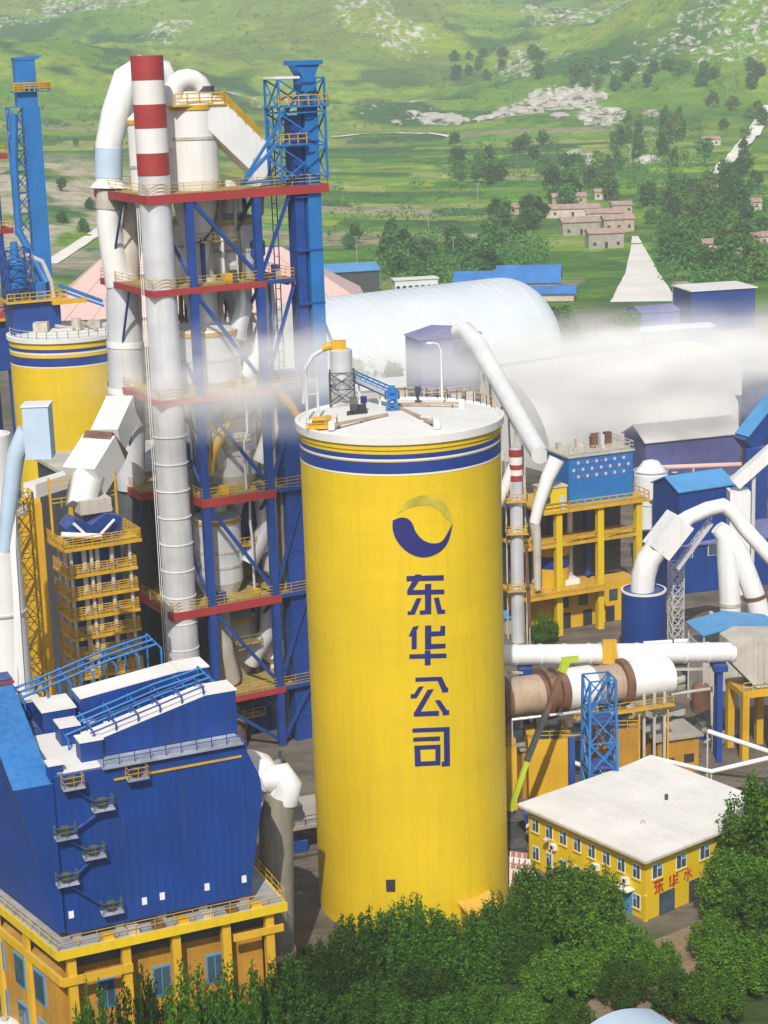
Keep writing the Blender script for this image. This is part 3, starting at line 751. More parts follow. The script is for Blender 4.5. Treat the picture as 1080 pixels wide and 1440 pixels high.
def outline(poly, t):
    """offset polygon inwards (convex-ish, counter-clockwise)"""
    out = []
    n = len(poly)
    for i in range(n):
        p0, p1, p2 = (Vector(poly[(i + k) % n]) for k in (-1, 0, 1))
        a = (p1 - p0).normalized(); b_ = (p2 - p1).normalized()
        na = Vector((-a.y, a.x)); nb = Vector((-b_.y, b_.x))
        m = (na + nb).normalized(); out.append(p1 + m * (t / max(.4, m.dot(na))))
    return out
for k, (z, poly) in enumerate(zip(FL, polys)):
    fl = MB().prism([(x, y, z - .25) for x, y in outline(poly, .2)], (0, 0, .2)).build('floor', 'grating', tw)
    hh = .95 if k in (0, 3, 4) else .7
    inn = outline(poly, .22); n = len(poly)
    eb = MB(); eb2 = MB()
    for i in range(n):
        j = (i + 1) % n
        P, Q = Vector(poly[i]), Vector(poly[j])
        if k in (1, 2, 3, 4, 5) and i == 0:       # the red plate ends at the second column; a blue one carries on to the elevator
            mid = Vector((13.6, 0)); imid = Vector((13.6, inn[0].y))
            eb.prism([(*P, z - hh), (*mid, z - hh), (*imid, z - hh), (*inn[i], z - hh)], (0, 0, hh))
            eb2.prism([(13.62, 0.02, z - .45), (*(Q - Vector((0, -.02))), z - .45), (*inn[j], z - .45), (*imid, z - .45)], (0, 0, .45))
        else:
            eb.prism([(*P, z - hh), (*Q, z - hh), (*inn[j], z - hh), (*inn[i], z - hh)], (0, 0, hh))
    eb.build('edge_plate', 'red', fl)
    if eb2.f: eb2.build('edge_plate', 'steel_blue', fl)
    rl = MB()
    pts = [(*p, z) for p in outline(poly, .12)]
    rl.rail(pts + [pts[0]], 1.15, 2.2, .05, (.4, .78)); rl.build('railing', 'yellow_steel', fl)
    jb = MB()
    for x in np.arange(6.5, 16.5, 3.3): jb.beam((x, .3, z - .5), (x, 14.3, z - .5), .3, .45)
    jb.beam((.4, 4.6, z - .52), (16.8, 4.6, z - .52), .3, .4).beam((.4, 9.6, z - .52), (16.8, 9.6, z - .52), .3, .4)
    jb.build('joists', 'dark_steel', fl)
for k in range(6):
    zt_, zb = FL[k] - .7, (FL[k + 1] if k < 5 else 0) + .1
    for y in (.5, 14.0):
        MB().beam((5.2, y, zt_), (12.8, y, zb + .6), .42, .38).build('brace', 'steel_blue', tw)
        MB().beam((17.2, y, zt_), (13.3, y, zb + .6), .36, .32).build('brace', 'steel_blue', tw)
    MB().beam((5.0, .7, zb + .6), (5.0, 13.8, zt_), .32).build('brace', 'steel_blue', tw)
    MB().beam((13.0, 13.8, zb + .6), (13.0, .7, zt_), .32).build('brace', 'steel_blue', tw)
    if k < 5: MB().beam((.3, 13.6, zb + .6), (.3, 8.0, zt_), .22).build('brace', 'steel_blue', tw)
# stairs flights at the back of the tower bay
for k in range(5):
    zt_, zb = FL[k], FL[k + 1]
    mb = MB(); m_ = (zt_ + zb) / 2
    mb.beam((13.8, 9.4, zb), (16.6, 9.4, m_), .9, .15).beam((16.6, 10.6, m_), (13.8, 10.6, zt_), .9, .15)
    mb.rail([(13.8, 8.9, zb), (16.6, 8.9, m_)], 1.0, 1.5, .07)
    mb.box(16.4, 17.2, 8.9, 11.1, m_ - .1, m_)
    mb.build('stair', 'yellow_steel', tw)
def cyclone(x, y, r, zb, zt_, cone, outlet, mat='alu', rings=()):
    c_ = MB().lathe([(r, zb), (r, (zb + zt_) / 2), (r, zt_), (r * .97, zt_ + .25), (r * .5, zt_ + .9)], 40, (x, y)).build('cyclone', mat, tw)
    MB().lathe([(r * .22, zb - cone), (r * .3, zb - cone * .75), (r, zb - .01)], 36, (x, y), caps=False).build('cone', mat, c_)
    MB().lathe([(r + .14, zt_ - .35), (r + .14, zt_ + .1), (r - .1, zt_ + .1)], 40, (x, y), caps=False).build('rim', 'yellow_steel', c_)
    for z in rings: MB().lathe([(r + .02, z - .18), (r + .1, z - .16), (r + .1, z + .16), (r + .02, z + .18)], 40, (x, y), caps=False).build('band', 'dusty_duct', c_)
    if outlet: MB().lathe([(r * .45, zt_), (r * .45, zt_ + outlet)], 24, (x, y), caps=False).build('outlet_pipe', mat, c_)
    return c_
cyclone(8.0, 6.0, 2.95, 66.2, 74.4, 13.5, 1.6, 'white', (71.0,))
cyclone(3.4, 9.0, 1.6, 65.6, 73.0, 9.0, 1.0, 'white', (68.0,))
cyclone(13.2, 8.2, 3.1, 56.6, 61.4, 8.0, 4.6, 'alu', (58.2,))
cyclone(8.3, 8.0, 2.3, 55.6, 61.8, 7.0, 3.6, 'alu', (59.0,))
cyclone(8.2, 6.0, 4.0, 44.0, 49.6, 6.0, 6.0, 'alu', (46.5,))
cyclone(11.2, 7.0, 3.0, 32.4, 38.8, 6.0, 4.6, 'alu', (35.0, 37.0))
cyclone(8.2, 5.4, 2.8, 20.2, 27.6, 6.0, 4.0, 'alu', (24.0, 22.2))
cyclone(11.0, 8.0, 2.4, 9.5, 14.5, 5.0, 4.2, 'dusty_duct', (12.0,))
# crossover ducts at the tower head
def duct(pts, r, mat='white', n=20, name='duct', parent=tw): return MB().tube(pts, r, n).build(name, mat, parent)
def arc(c_, r, a0, a1, ax, n=9):
    ax = np.array(ax); return [np.array(c_) + ax * r * math.cos(a) + np.array([0, 0, 1]) * r * math.sin(a) for a in np.linspace(a0, a1, n)]
A_ = tw.onv(242, 135, 5.6); B__ = tw.onv(287, 135, 5.6)
mid = (A_ + B__) / 2; hr = np.linalg.norm((B__ - A_)[:2]) / 2
d1 = duct([(A_[0], A_[1], 70)] + list(arc(mid, hr, math.pi, 0, (B__ - A_) / np.linalg.norm(B__ - A_))) + [(B__[0], B__[1], 75)], 1.05)
MB().tube([(B__[0], B__[1], 75.9), (B__[0], B__[1], 76.5)], 1.18, 20).build('flange', 'dark_steel', d1)
pl = [tw.onv(x, y, 13.3) for x, y in ((153, 262), (153, 203), (163, 160), (178, 112), (200, 96), (228, 100), (240, 125), (242, 180))]
d2 = duct(pl, [1.5, 1.5, 1.65, 1.6, 1.45, 1.3, 1.2, 1.2], 'white', 24)
MB().tube([tw.onv(153, 250, 13.3), tw.onv(153, 208, 13.3)], 1.56, 24).build('sleeve', 'pale_blue', d2)
MB().tube([tw.onv(153, 264, 13.3), tw.onv(153, 256, 13.3)], [2.1, 1.62], 24).build('skirt', 'white', d2)
# sloping box duct from the top cyclone down to the blue elevator frame
P1, P2 = tw.onv(288, 152, 4.5), tw.onv(362, 224, 4.5)
mb = MB(); mb.beam(P1, P2, 2.6, 3.6); mb.box(P2[0] - 1.1, P2[0] + 1.1, P2[1] - 1.3, P2[1] + 1.3, FL[0], P2[2] + .2); d3 = mb.build('feed_chute', 'white', tw)
mb = MB(); dv = (P2 - P1) / 4
mb.rail([P1 + dv * 1.0 + [0, -1.3, 2.2], P2 + [0, -1.3, 2.2]], 1.1, 1.2, .12, (.3, .6, .85)); mb.build('stair_railing', 'yellow_steel', d3)
mb = MB(); mb.rail([(5.2, 3.2, 74.6), (11.0, 3.2, 74.6), (11.0, 9, 74.6)], 1.2, 1.3, .13, (.35, .7)).box(4.9, 11.2, 3.0, 9.2, 74.45, 74.6); mb.build('head_platform', 'yellow_steel', tw)
# kiln riser ducts on the left side
RS = []
for pth, rr in (([(155, 268), (152, 310), (158, 350), (168, 400)], 1.35), ([(190, 262), (188, 305), (183, 350), (178, 400)], 1.2)):
    d_ = duct([tw.onv(x, y, 13.0) for x, y in pth], [rr, rr, rr * 1.05, rr * 1.2], 'dusty_duct' if rr < 1.3 else 'white', 22, 'riser_duct')
    q = [tw.onv(*pth[0], 13.0), tw.onv((pth[0][0] + pth[1][0]) / 2, pth[0][1] + 26, 13.0)]
    MB().tube(q, rr * 1.12, 22).build('bellows', 'dusty_duct', d_); RS.append(d_)
d_ = duct([tw.onv(x, y, 13.0) for x, y in ((173, 385), (174, 420), (178, 550), (181, 600), (184, 688))], [1.7, 2.05, 2.05, 1.95, 1.6], 'alu', 28, 'riser_duct')
for x, y in ((176, 480), (178, 545)): MB().tube([tw.onv(x, y, 13.0), tw.onv(x, y + 8, 13.0)], 2.15, 28).build('ring', 'white', d_)
duct([tw.onv(184, 692, 13.0), tw.onv(186, 735, 13.0), tw.onv(188, 1010, 13.0)], [1.75, 2.6, 2.6], 'dark_steel', 24, 'riser_base')
# inner dark machinery, hoppers and orange chutes in the bays
for (x, y, z, s_, h_, m) in ((15, 6, 43.1, 1.3, 4.5, 'sky_blue'), (15.2, 8, 31.3, 1.1, 3, 'white'), (15, 5, 18.7, 1.3, 3.4, 'alu'), (15.2, 7, 7.4, 1.4, 3.2, 'white'), (6.6, 11.5, 31.3, 1.2, 4.2, 'steel_blue'), (6.3, 11, 18.7, 1.3, 4.5, 'dark_steel'), (6.5, 4, 31.3, .9, 5.5, 'steel_blue'), (15, 6, 56, 1.2, 3, 'steel_blue')):
    MB().lathe([(s_ * .3, z + .05), (s_ * .35, z + h_ * .2), (s_, z + h_ * .5), (s_, z + h_), (s_ * .5, z + h_ + .4)], 20, (x, y)).build('hopper', m, tw)
# broad gas ducts linking the cyclone stages
for pts, r_, m in (([(8.3, 8, 65), (9.5, 9.5, 63.5), (12.0, 10.5, 62.8), (13.2, 8.2, 61)], 1.1, 'white'), ([(12.5, 4.2, 55.2), (12.4, 3.8, 52), (11.2, 4.0, 48.5)], 1.0, 'alu'), ([(15.2, 4.5, 54.5), (15.4, 4.2, 50), (14.6, 4.6, 46), (12.4, 5.4, 43.5)], 1.15, 'white'),
                   ([(6.4, 4.4, 42.8), (6.3, 3.6, 40), (7.6, 4.0, 36.5), (9.0, 5.4, 34)], 1.05, 'alu'), ([(14.6, 3.0, 42.5), (14.8, 2.8, 38), (13.4, 3.6, 34)], .95, 'white'), ([(13.6, 4.2, 30.8), (13.8, 3.8, 26), (11.6, 4.4, 22)], 1.1, 'alu'), ([(6.2, 9.0, 30.8), (6.0, 9.4, 24), (7.0, 7.4, 20)], 1.0, 'dusty_duct'), ([(13.8, 4.2, 18.2), (13.6, 4.4, 13), (11.8, 6, 9)], 1.0, 'alu'), ([(7.0, 3.4, 18.2), (7.2, 3.0, 12), (8.4, 4.2, 8)], 1.2, 'dusty_duct')):
    duct(pts, r_, m, 18, 'gas_duct')
duct([(6.4, 2.4, 33.5), (6.8, 2.6, 35.5), (9.5, 3.4, 39.5), (11.5, 4.4, 42.4)], [.55, .6, .6, .6], 'yellow_steel', 14, 'feed_pipe')
duct([(8, 6, 52.7), (8.1, 5.8, 55), (8.2, 6.0, 58)], .55, 'white', 14, 'meal_pipe')
duct([(13.2, 8.2, 48.8), (12.0, 7.6, 45), (10.5, 7, 43)], .5, 'alu', 12, 'meal_pipe')
duct([(14.4, 1.0, 43.2), (16.2, .4, 40.5), (17.9, .2, 37.2)], .5, 'yellow_steel', 12, 'meal_pipe')
for z in (FL[1], FL[2], FL[3], FL[4]):
    for q in range(4):
        x = rng.uniform(5.8, 16); MB().box(x, x + rng.uniform(.4, 1), .9, 1.7, z, z + rng.uniform(.6, 1.6)).build('drive_unit', ('yellow_steel', 'dusty_duct', 'steel_blue', 'dark_steel')[q], tw)
# service pipes, cable ladders and platforms that clutter the bays
for k in range(6):
    zt_, zb = FL[k] - .6, (FL[k + 1] if k < 5 else 0) + .1
    for q in range(9):
        x = rng.uniform(5.4, 16.4); y = rng.uniform(1.2, 12.5); r_ = rng.uniform(.09, .32)
        xx = x + rng.choice([0, 0, rng.uniform(-2, 2)])
        m_ = zb + (zt_ - zb) * rng.uniform(.3, .7)
        MB().tube([(x, y, zb), (x, y, m_), (xx, y + rng.uniform(-.6, .6), m_ + 1.2), (xx, y, zt_)], r_, 8).build('service_pipe', ('alu', 'dirty_duct', 'steel_blue', 'dark_steel', 'rust')[q % 5], tw)
    for q in range(2):
        y = (3.2, 10.8)[q]; z = zb + (zt_ - zb) * (.45, .6)[q]
        MB().box(6.0, 12.2, y, y + 1.2, z, z + .12).rail([(6.0, y, z + .1), (12.2, y, z + .1)], 1.0, 1.5, .07).build('half_landing', 'yellow_steel' if k % 2 else 'grating', tw)
a_, b_ = tw.onv(399, 650, .9)[0], tw.onv(426, 650, .9)[0]
MB().box(a_, b_, .7, 3.0, -.3, 44.5).build('lift_shaft', 'steel_blue', tw)
for z in np.arange(3, 44, 5.1): MB().box(a_ - .06, b_ + .06, .62, 3.06, z, z + .2).build('shaft_flange', 'steel_blue', tw)

# blue bucket elevator at the tower's right-hand corner
be = Fr('bucket_elevator', 'slim blue bucket elevator shaft with stepped head between tower and yellow silo', 'bucket elevator', tuple((np.array([-24.3, 200, 0]) + 18.9 * np.array([math.cos(tw.rot), math.sin(tw.rot), 0]))), tw.rot)
MB().box(-1.1, .05, .6, 2.6, -.3, 73).build('shaft', 'steel_blue', be)
MB().box(.4, 2.0, .3, 2.3, -.3, 76).build('shaft', 'sky_blue', be)
mb = MB()
for z in np.arange(4, 73, 6): mb.box(-1.15, 2.05, .25, 2.65, z, z + .22)
mb.build('shaft_flanges', 'steel_blue', be)
MB().box(.1, 1.9, .1, 2.3, 75.6, 77.0).prism([(.3, .1, 77.0), (1.7, .1, 77.0), (2.3, .1, 78.4), (-.6, .1, 78.4)], (0, 2, 0)).box(-.9, 2.7, -.1, 2.5, 78.4, 78.9).build('head', 'sky_blue', be)
mb = MB(); mb.lattice(-3.0, 2.6, -.4, 3.2, 66, 77, 3, .22, .14); mb.build('head_frame', 'sky_blue', be)
MB().box(-3.2, 3.0, -.7, 3.4, 73.9, 74.1).box(-3.2, .2, -.7, 3.4, 69.8, 70.0).build('head_platform', 'sky_blue', be)
MB().rail([(-3.1, -.6, 74.1), (2.9, -.6, 74.1), (2.9, 3.3, 74.1)], 1.1, 1.3, .1).build('platform_railing', 'yellow_steel', be)
MB().rail([(-3.1, -.6, 70), (.1, -.6, 70)], 1.1, 1.0, .1).build('platform_railing', 'yellow_steel', be)
MB().box(-3.3, -.4, -.5, 2.8, 77.0, 77.25).build('canopy', 'white', be)
mb = MB(); mb.beam((-7.5, .5, 66), (-3.0, .5, 70), .35).beam((-7.5, .5, 66), (-.5, .5, 75), .3).beam((-7.5, .5, 66), (-2, .5, 66.3), .35).beam((-4.5, .5, 68.7), (-.8, .5, 66.3), .22); mb.build('stay', 'sky_blue', be)
mb = MB(); mb.beam((2.0, 1, 50), (6.0, -2, 36), .3); mb.build('stay', 'steel_blue', be)
mb = MB()
for x in (-2.9, -2.3): mb.beam((x, 2.9, 0), (x, 2.9, 74), .1)
for z in np.arange(1, 74, 1.2): mb.beam((-2.9, 2.9, z), (-2.3, 2.9, z), .07)
mb.build('ladder', 'steel_blue', be)

# ------------------------------------------------------------------ striped stack
sc0 = tw.onv(216, 240, 1.9)
st = Fr('striped_chimney', 'tall white chimney with three dark red bands at the preheater tower corner', 'chimney', (*(np.array([-24.3, 200]) + sc0[0] * np.array([math.cos(tw.rot), math.sin(tw.rot)]) + 1.9 * np.array([-math.sin(tw.rot), math.cos(tw.rot)])), 0))
def sz(py): return st.at(212, py, st.o[1] - 1.7)[2]
zz = [sz(y) for y in (78, 113, 147, 181, 216, 248)]
RR = 1.72
MB().lathe([(RR * 1.1, -.3), (RR * 1.06, 25), (RR, 50), (RR, zz[0]), (RR - .2, zz[0]), (RR - .2, zz[0] - 2)], 48, caps=False).build('shaft', 'alu', st)
for i in range(5): ring(RR - .03, RR + (.03 if i % 2 == 0 else .02), zz[i + 1], zz[i], 48).build('band', 'red' if i % 2 == 0 else 'clean_white', st)
for z in np.arange(14, 40, 3.1):
    MB().lathe([(RR * 1.06, z - .06), (RR * 1.06 + .09, z - .05), (RR * 1.06 + .09, z + .05), (RR * 1.06, z + .06)], 40, caps=False).build('hoop', 'white', st)
mb = MB(); a = rad(200)
for dx in (-.25, .25): mb.beam((math.cos(a) * 2.15 + dx * .3, math.sin(a) * 2.15 + dx, 2), (math.cos(a) * 2.0 + dx * .3, math.sin(a) * 2.0 + dx, 64), .07)
mb.build('ladder', 'white', st)

# ------------------------------------------------------------------ second tower and elevator at the far left
t2 = Fr('preheater_tower', 'second blue and red preheater tower with silver cyclone behind the first', 'tower', (at(30, 430, 285)[0] - 10, 283, 0), rad(27.5))
def z2(py): return at(30, py, 285)[2]
f2 = [z2(216), z2(322), z2(440)]
for x, y in ((0, 0), (8.2, 0), (8.2, 9), (0, 9)): MB().box(x - .4, x + .4, y - .4, y + .4, -.3, f2[0] + .3).build('column', 'steel_blue', t2)
for z in f2:
    MB().box(-1.5, 10.2, -.6, 10, z - .8, z).build('floor', 'red', t2)
    MB().rail([(-1.4, -.5, z), (10.1, -.5, z), (10.1, 9.9, z)], 1.1, 2, .09).build('railing', 'yellow_steel', t2)
for za, zb in zip(f2[:-1], f2[1:]):
    MB().beam((8.2, -.1, za - .8), (1, -.1, zb + .3), .5).build('brace', 'sky_blue', t2)
    MB().beam((6.8, 9, za - .8), (0, 9, zb + .3), .4).build('brace', 'steel_blue', t2)
MB().lathe([(.8, f2[1] - 5), (3.1, f2[1] + .6), (3.1, f2[1] + 6.6), (1.3, f2[1] + 7.4), (1.3, f2[0] + 2)], 32, (3.2, 4)).build('cyclone', 'white', t2)
MB().lathe([(2.6, f2[0] + .1), (2.6, f2[0] + 5), (1, f2[0] + 6)], 28, (3.0, 4)).build('cyclone', 'alu', t2)
MB().beam((1, -.3, f2[0] + .5), (7.5, -.3, f2[0] + 7), .6).build('stay', 'sky_blue', t2)
MB().box(1.5, 6.5, -1.2, 1, f2[0] + 4, f2[0] + 5.5).build('platform_box', 'yellow_steel', t2)
MB().box(-1, 10.5, -1, 9, f2[2] - 9, f2[2] - 1.2).build('lower_house', 'steel_blue', t2)
MB().box(-2, 11.5, -2, 3, f2[2] - 1.15, f2[2] - .85).build('lower_deck', 'yellow_steel', t2)
e2b = at(54, 300, 280)
e2 = Fr('bucket_elevator', 'blue bucket elevator with yellow head platform rising beside the second tower', 'bucket elevator', (e2b[0], 280, 0), rad(20))
def z3(py): return at(50, py, 280)[2]
MB().box(-1.3, 1.2, -1.2, 1.2, 20, z3(150)).build('shaft', 'sky_blue', e2)
MB().box(-2.0, 1.0, -1.1, 1.1, z3(150), z3(84)).prism([(-2.1, -1.2, z3(84)), (1.2, -1.2, z3(84)), (2.2, -1.2, z3(78)), (-2.1, -1.2, z3(80))], (0, 2.4, 0)).build('head', 'sky_blue', e2)
MB().box(-2.6, 2.9, -1.8, 1.8, z3(129), z3(127)).build('head_platform', 'sky_blue', e2)
MB().rail([(-2.5, -1.7, z3(127)), (2.8, -1.7, z3(127)), (2.8, 1.7, z3(127))], 1.1, .8, .16, (.4, .75)).build('platform_railing', 'yellow_steel', e2)
MB().box(-2.4, -1.2, -1.6, -.2, z3(127), z3(117)).box(1.3, 2.6, -1.6, -.2, z3(127), z3(115)).build('motor', 'yellow_steel', e2)
mb = MB(); mb.lattice(-3.4, -.9, -1.2, 1.2, z3(330), z3(150), 6, .2, .12); mb.build('ladder_frame', 'sky_blue', e2)
MB().tube([e2.at(20, 160, 277), e2.at(20, 230, 277), e2.at(26, 325, 277), e2.at(52, 372, 277), e2.at(66, 398, 276)], .55, 12).build('discharge_pipe', 'sky_blue', e2)
th_ = Fr('transfer_house', 'blue transfer house with yellow roof deck on top of the rear yellow silo', 'machine house', (at(45, 440, 262)[0], 264, 0), rad(24))
z4 = lambda y: at(45, y, 262)[2]
MB().box(-3.6, 3.4, -1.6, 3, zt - .2, z4(425)).build('wall', 'steel_blue', th_)
MB().box(-4.4, 4.4, -2.4, 3.4, z4(425) + .01, z4(425) + .3).build('roof', 'yellow_steel', th_)
MB().rail([(-4.3, -2.3, z4(425) + .3), (4.3, -2.3, z4(425) + .3), (4.3, 3.3, z4(425) + .3)], 1.1, 1.1, .1).build('railing', 'yellow_steel', th_)
MB().lathe([(.6, z4(425) + .3), (1.5, z4(405)), (1.5, z4(372)), (.7, z4(362)), (.5, z4(340))], 20, (-2.2, 0)).build('upper_hopper', 'sky_blue', th_)
MB().box(-.4, 1.6, -1.2, 1.0, z4(425) + .32, z4(400)).build('drive_box', 'sky_blue', th_)
MB().lattice(-3.9, -.4, -1.8, 1.8, z4(425) + .3, z4(350), 4, .2, .12).build('frame', 'steel_blue', th_)
MB().tube([(-.6, -.5, z4(360)), (1.5, -.5, z4(370)), (2.6, -.6, z4(400)), (2.8, -.6, z4(425))], .35, 12).build('pipe', 'alu', th_)
MB().beam((3.5, -1.2, z4(405)), (9.5, -2.0, z4(432)), .5).beam((3.5, -1.8, z4(412)), (9.5, -2.8, z4(438)), .3).build('chute', 'sky_blue', th_)
MB().box(2.0, 7.0, -3.2, -2.2, z4(430), z4(424)).build('walkway', 'yellow_steel', th_)

# ------------------------------------------------------------------ blue filter house on its yellow support building (left foreground)
sb = Fr('filter_support_building', 'yellow concrete support building with railed deck beneath the blue filter house', 'building', (*atz(80, 1340, 13.0)[:2], 0), rad(23))
DZ = 13.0
WID, DEP = 19.0, 30.0
_q = sb.onz(0, 1275, DZ); KS = max(0.0, -_q[0] / _q[1])            # the left side runs out at a slant
XL = lambda y: -KS * y
def skew(x0, x1, y0, y1, z0, z1):
    return MB().prism([(XL(y0) + x0, y0, z0), (XL(y0) + x1, y0, z0), (XL(y1) + x1, y1, z0), (XL(y1) + x0, y1, z0)], (0, 0, z1 - z0))
MB().prism([(.25 + XL(.25), .25, DZ - .25), (WID - .25, .25, DZ - .25), (WID - .25, DEP, DZ - .25), (.25 + XL(DEP), DEP, DZ - .25)], (0, 0, .23)).build('deck', 'deck_grey', sb)
skew(0, .24, .245, DEP, DZ - .75, DZ - .001).build('edge_beam', 'yellow', sb)
mb = MB(); mb.box(0, WID, 0, .24, DZ - .75, DZ).box(WID - .24, WID, .25, DEP, DZ - .75, DZ - .002); mb.build('edge_beam', 'yellow', sb)
mb = MB(); mb.rail([(.12 + XL(DEP - .2), DEP - .2, DZ), (.12, .12, DZ), (WID - .12, .12, DZ), (WID - .12, DEP - .2, DZ)], 1.1, 1.6, .05); mb.build('railing', 'yellow_steel', sb)
for x in (1.2, 5.6, 9.7, 13.9, 17.6):
    MB().box(x - .35, x + .35, .5, 1.2, -.3, DZ - .76).build('column', 'yellow_wall', sb)
for y in (6.5, 12, 18, 24):
    skew(.28, .58, y - .35, y + .35, -.3, DZ - .76).build('column', 'yellow_wall', sb)
MB().box(.3, 6.0, .3, .49, DZ - 3.2, DZ - 2.5).build('ledge_beam', 'yellow_wall', sb)
MB().box(14.4, WID - .3, .3, .49, DZ - 2.6, DZ - 2.0).build('ledge_beam', 'yellow_wall', sb)
skew(.25, .56, .5, DEP, DZ - 3.2, DZ - 2.5).build('ledge_beam', 'yellow_wall', sb)
lw = MB().prism([(.6 + XL(2.2), 2.2, -.3), (17.4, 2.2, -.3), (17.4, DEP, -.3), (.6 + XL(DEP), DEP, -.3)], (0, 0, DZ - 2.3)).build('wall', 'ochre_wall', sb)
MB().box(1.3, 17.6, 2.0, DEP, DZ - 2.58, DZ - 1.6).build('ceiling_beam', 'dark_steel', sb)
for y in (4.0, 7.6, 11.5, 15.5):
  for z in (2.0, 6.4):
    w_ = skew(.48, .599, y, y + 1.8, z, z + 2.8).build('window', 'roof_blue', sb)
    skew(.44, .479, y + .12, y + .85, z + .15, z + 2.65).build('pane', 'glass', w_)
    skew(.44, .479, y + .95, y + 1.68, z + .15, z + 2.65).build('pane', 'glass', w_)
for x in (3.4, 8.0, 12.5):
  for z in (1.0, 6.2):
    w_ = MB().box(x, x + 1.5, 2.1, 2.199, z, z + 2.6).build('window', 'roof_blue', sb)
    MB().box(x + .12, x + .7, 2.06, 2.099, z + .15, z + 2.45).build('pane', 'glass', w_)
    MB().box(x + .8, x + 1.38, 2.06, 2.099, z + .15, z + 2.45).build('pane', 'glass', w_)
bfb = sb.onz(96, 1316, DZ + .6); V0 = bfb[1]; U0 = bfb[0]
bw = np.array([*atz(80, 1340, 13.0)[:2], DZ])
bf = Fr('filter_house', 'big royal blue bag filter house with wedge ducts and pipe frames on top', 'filter house', tuple(bw), rad(23))
pf = lambda x, y, q=V0: bf.onv(x, y, q)
tr_ = pf(350, 1043); br_ = pf(355, 1260); tl = pf(92, 1104); bulge = pf(368, 1100)
UR = (tr_[0] + br_[0]) / 2; ZT = tr_[2]; ZB = .7; ZTL = tl[2]
BD = 17.0
# body: front outline with a bulged right end, extruded backwards
fo = [(U0, V0, ZB), (UR - .3, V0, ZB), (UR + .1, V0, 3.5), (bulge[0], V0, bulge[2] - 1.2), (bulge[0] - .1, V0, bulge[2] + .4), (UR, V0, ZT - .8), (UR, V0, ZT), (U0 - .1, V0, ZT - .0)]
MB().prism(fo[::-1], (0, BD, 0)).build('body', 'royal', bf)
for k, x in enumerate(np.linspace(U0 + 2.2, UR - 2.2, 5)): pass
for x in np.linspace(U0 + .8, UR - .8, 5):
    for y in (V0 + .8, V0 + 8, V0 + 16): MB().box(x - .35, x + .35, y - .35, y + .35, -.02, ZB).build('foot', 'concrete', bf)
# inlet hood on the left: sloped lighter blue top, sides tapering down to the base
hl = pf(18, 1112, V0 + .6)
hu, hzv = hl[0], hl[2]
hb = bf.onv(0, 965, V0 + 13)
H0 = [(hu, V0 + .5, hzv), (U0 - .12, V0 + .5, hzv), (U0 - .12, V0 + 13, hb[2]), (hu, V0 + 13, hb[2])]
MB().quad(*H0).build('hood_slope', 'sky_blue', bf)
bt = [(U0 - .6, V0 + .5, ZB), (U0 - .12, V0 + .5, ZB), (U0 - .12, V0 + 16, ZB), (U0 - .6 + XL(15.5), V0 + 16, ZB)]
mb = MB(); top = [(x, y, z - .03) for x, y, z in H0]
mb.add(top + bt, [(0, 4, 5, 1), (1, 5, 6, 2), (2, 6, 7, 3), (3, 7, 4, 0), (4, 7, 6, 5)]); mb.build('inlet_hood', 'royal', bf)
MB().box(hu - .6, U0 - .1, V0 + 13.02, V0 + 15, hb[2] - 5, hb[2] + .5).build('hood_back', 'royal', bf)
MB().box(hu - .7, U0 - 0, V0 + 12.9, V0 + 13.0, hb[2] + .1, hb[2] + .35).build('hood_trim', 'red', bf)
# parapet walk along the front top with yellow line below
MB().box(U0 + 4.5, UR - .5, V0 - .12, V0 + .0, ZT - 1.15, ZT - 1.0).build('handrail_line', 'yellow_steel', bf)
MB().box(U0 + 3.6, UR - .4, V0 - .45, V0 + 1.8, ZT + .02, ZT + .22).build('walkway', 'deck_grey', bf)
MB().rail([(U0 + 3.7, V0 - .35, ZT + .2), (UR - .5, V0 - .35, ZT + .2)], 1.05, 1.3, .06).build('walkway_railing', 'steel_blue', bf)
# two wedge-shaped clean-air ducts rising to the right
def wedge(y0, y1, x0, zl, zr, name='wedge_duct'):
    x1 = UR - .05; xe = UR - 2.6
    w = MB().prism([(x0, y0, ZT + .02), (x1, y0, ZT + .02), (x1, y0, zr), (xe, y0, zr), (x0, y0, zl)][::-1], (0, y1 - y0, 0)).build(name, 'royal', bf)
    d = np.array([xe - x0, 0, zr - zl])
    nrm = np.array([-d[2], 0, d[0]]) / np.linalg.norm(d) * .1
    MB().prism([(x0 + nrm[0], y0 - .05, zl + nrm[2]), (xe + nrm[0], y0 - .05, zr + nrm[2]), (xe, y0 - .05, zr + .02), (x0, y0 - .05, zl + .02)][::-1], (0, y1 - y0 + .1, 0)).build('top_plate', 'white_roof', w)
    MB().box(xe + .02, x1 + .1, y0 - .06, y1 + .06, zr + .02, zr + .14).build('top_plate', 'white_roof', w)
    n = 8
    for i in range(n):
        f = (i + .5) / n
        MB().box(x0 + (xe - x0) * f - .09, x0 + (xe - x0) * f + .09, y0 - .1, y0 + .0, ZT + .1, zl + (zr - zl) * f - .15).build('rib', 'royal', w)
    return w
zr1 = bf.onv(348, 968, V0 + 2)[2]; zl1 = bf.onv(130, 1045, V0 + 2)[2]
wedge(V0 + 2.0, V0 + 4.4, U0 + 3.2, zl1, zr1)
zr2 = bf.onv(282, 940, V0 + 9)[2]; zl2 = bf.onv(105, 985, V0 + 9)[2]
wedge(V0 + 9.0, V0 + 11.6, U0 + 4.4, zl2, zr2)
b1 = bf.onv(115, 1032, V0 + 1.4)
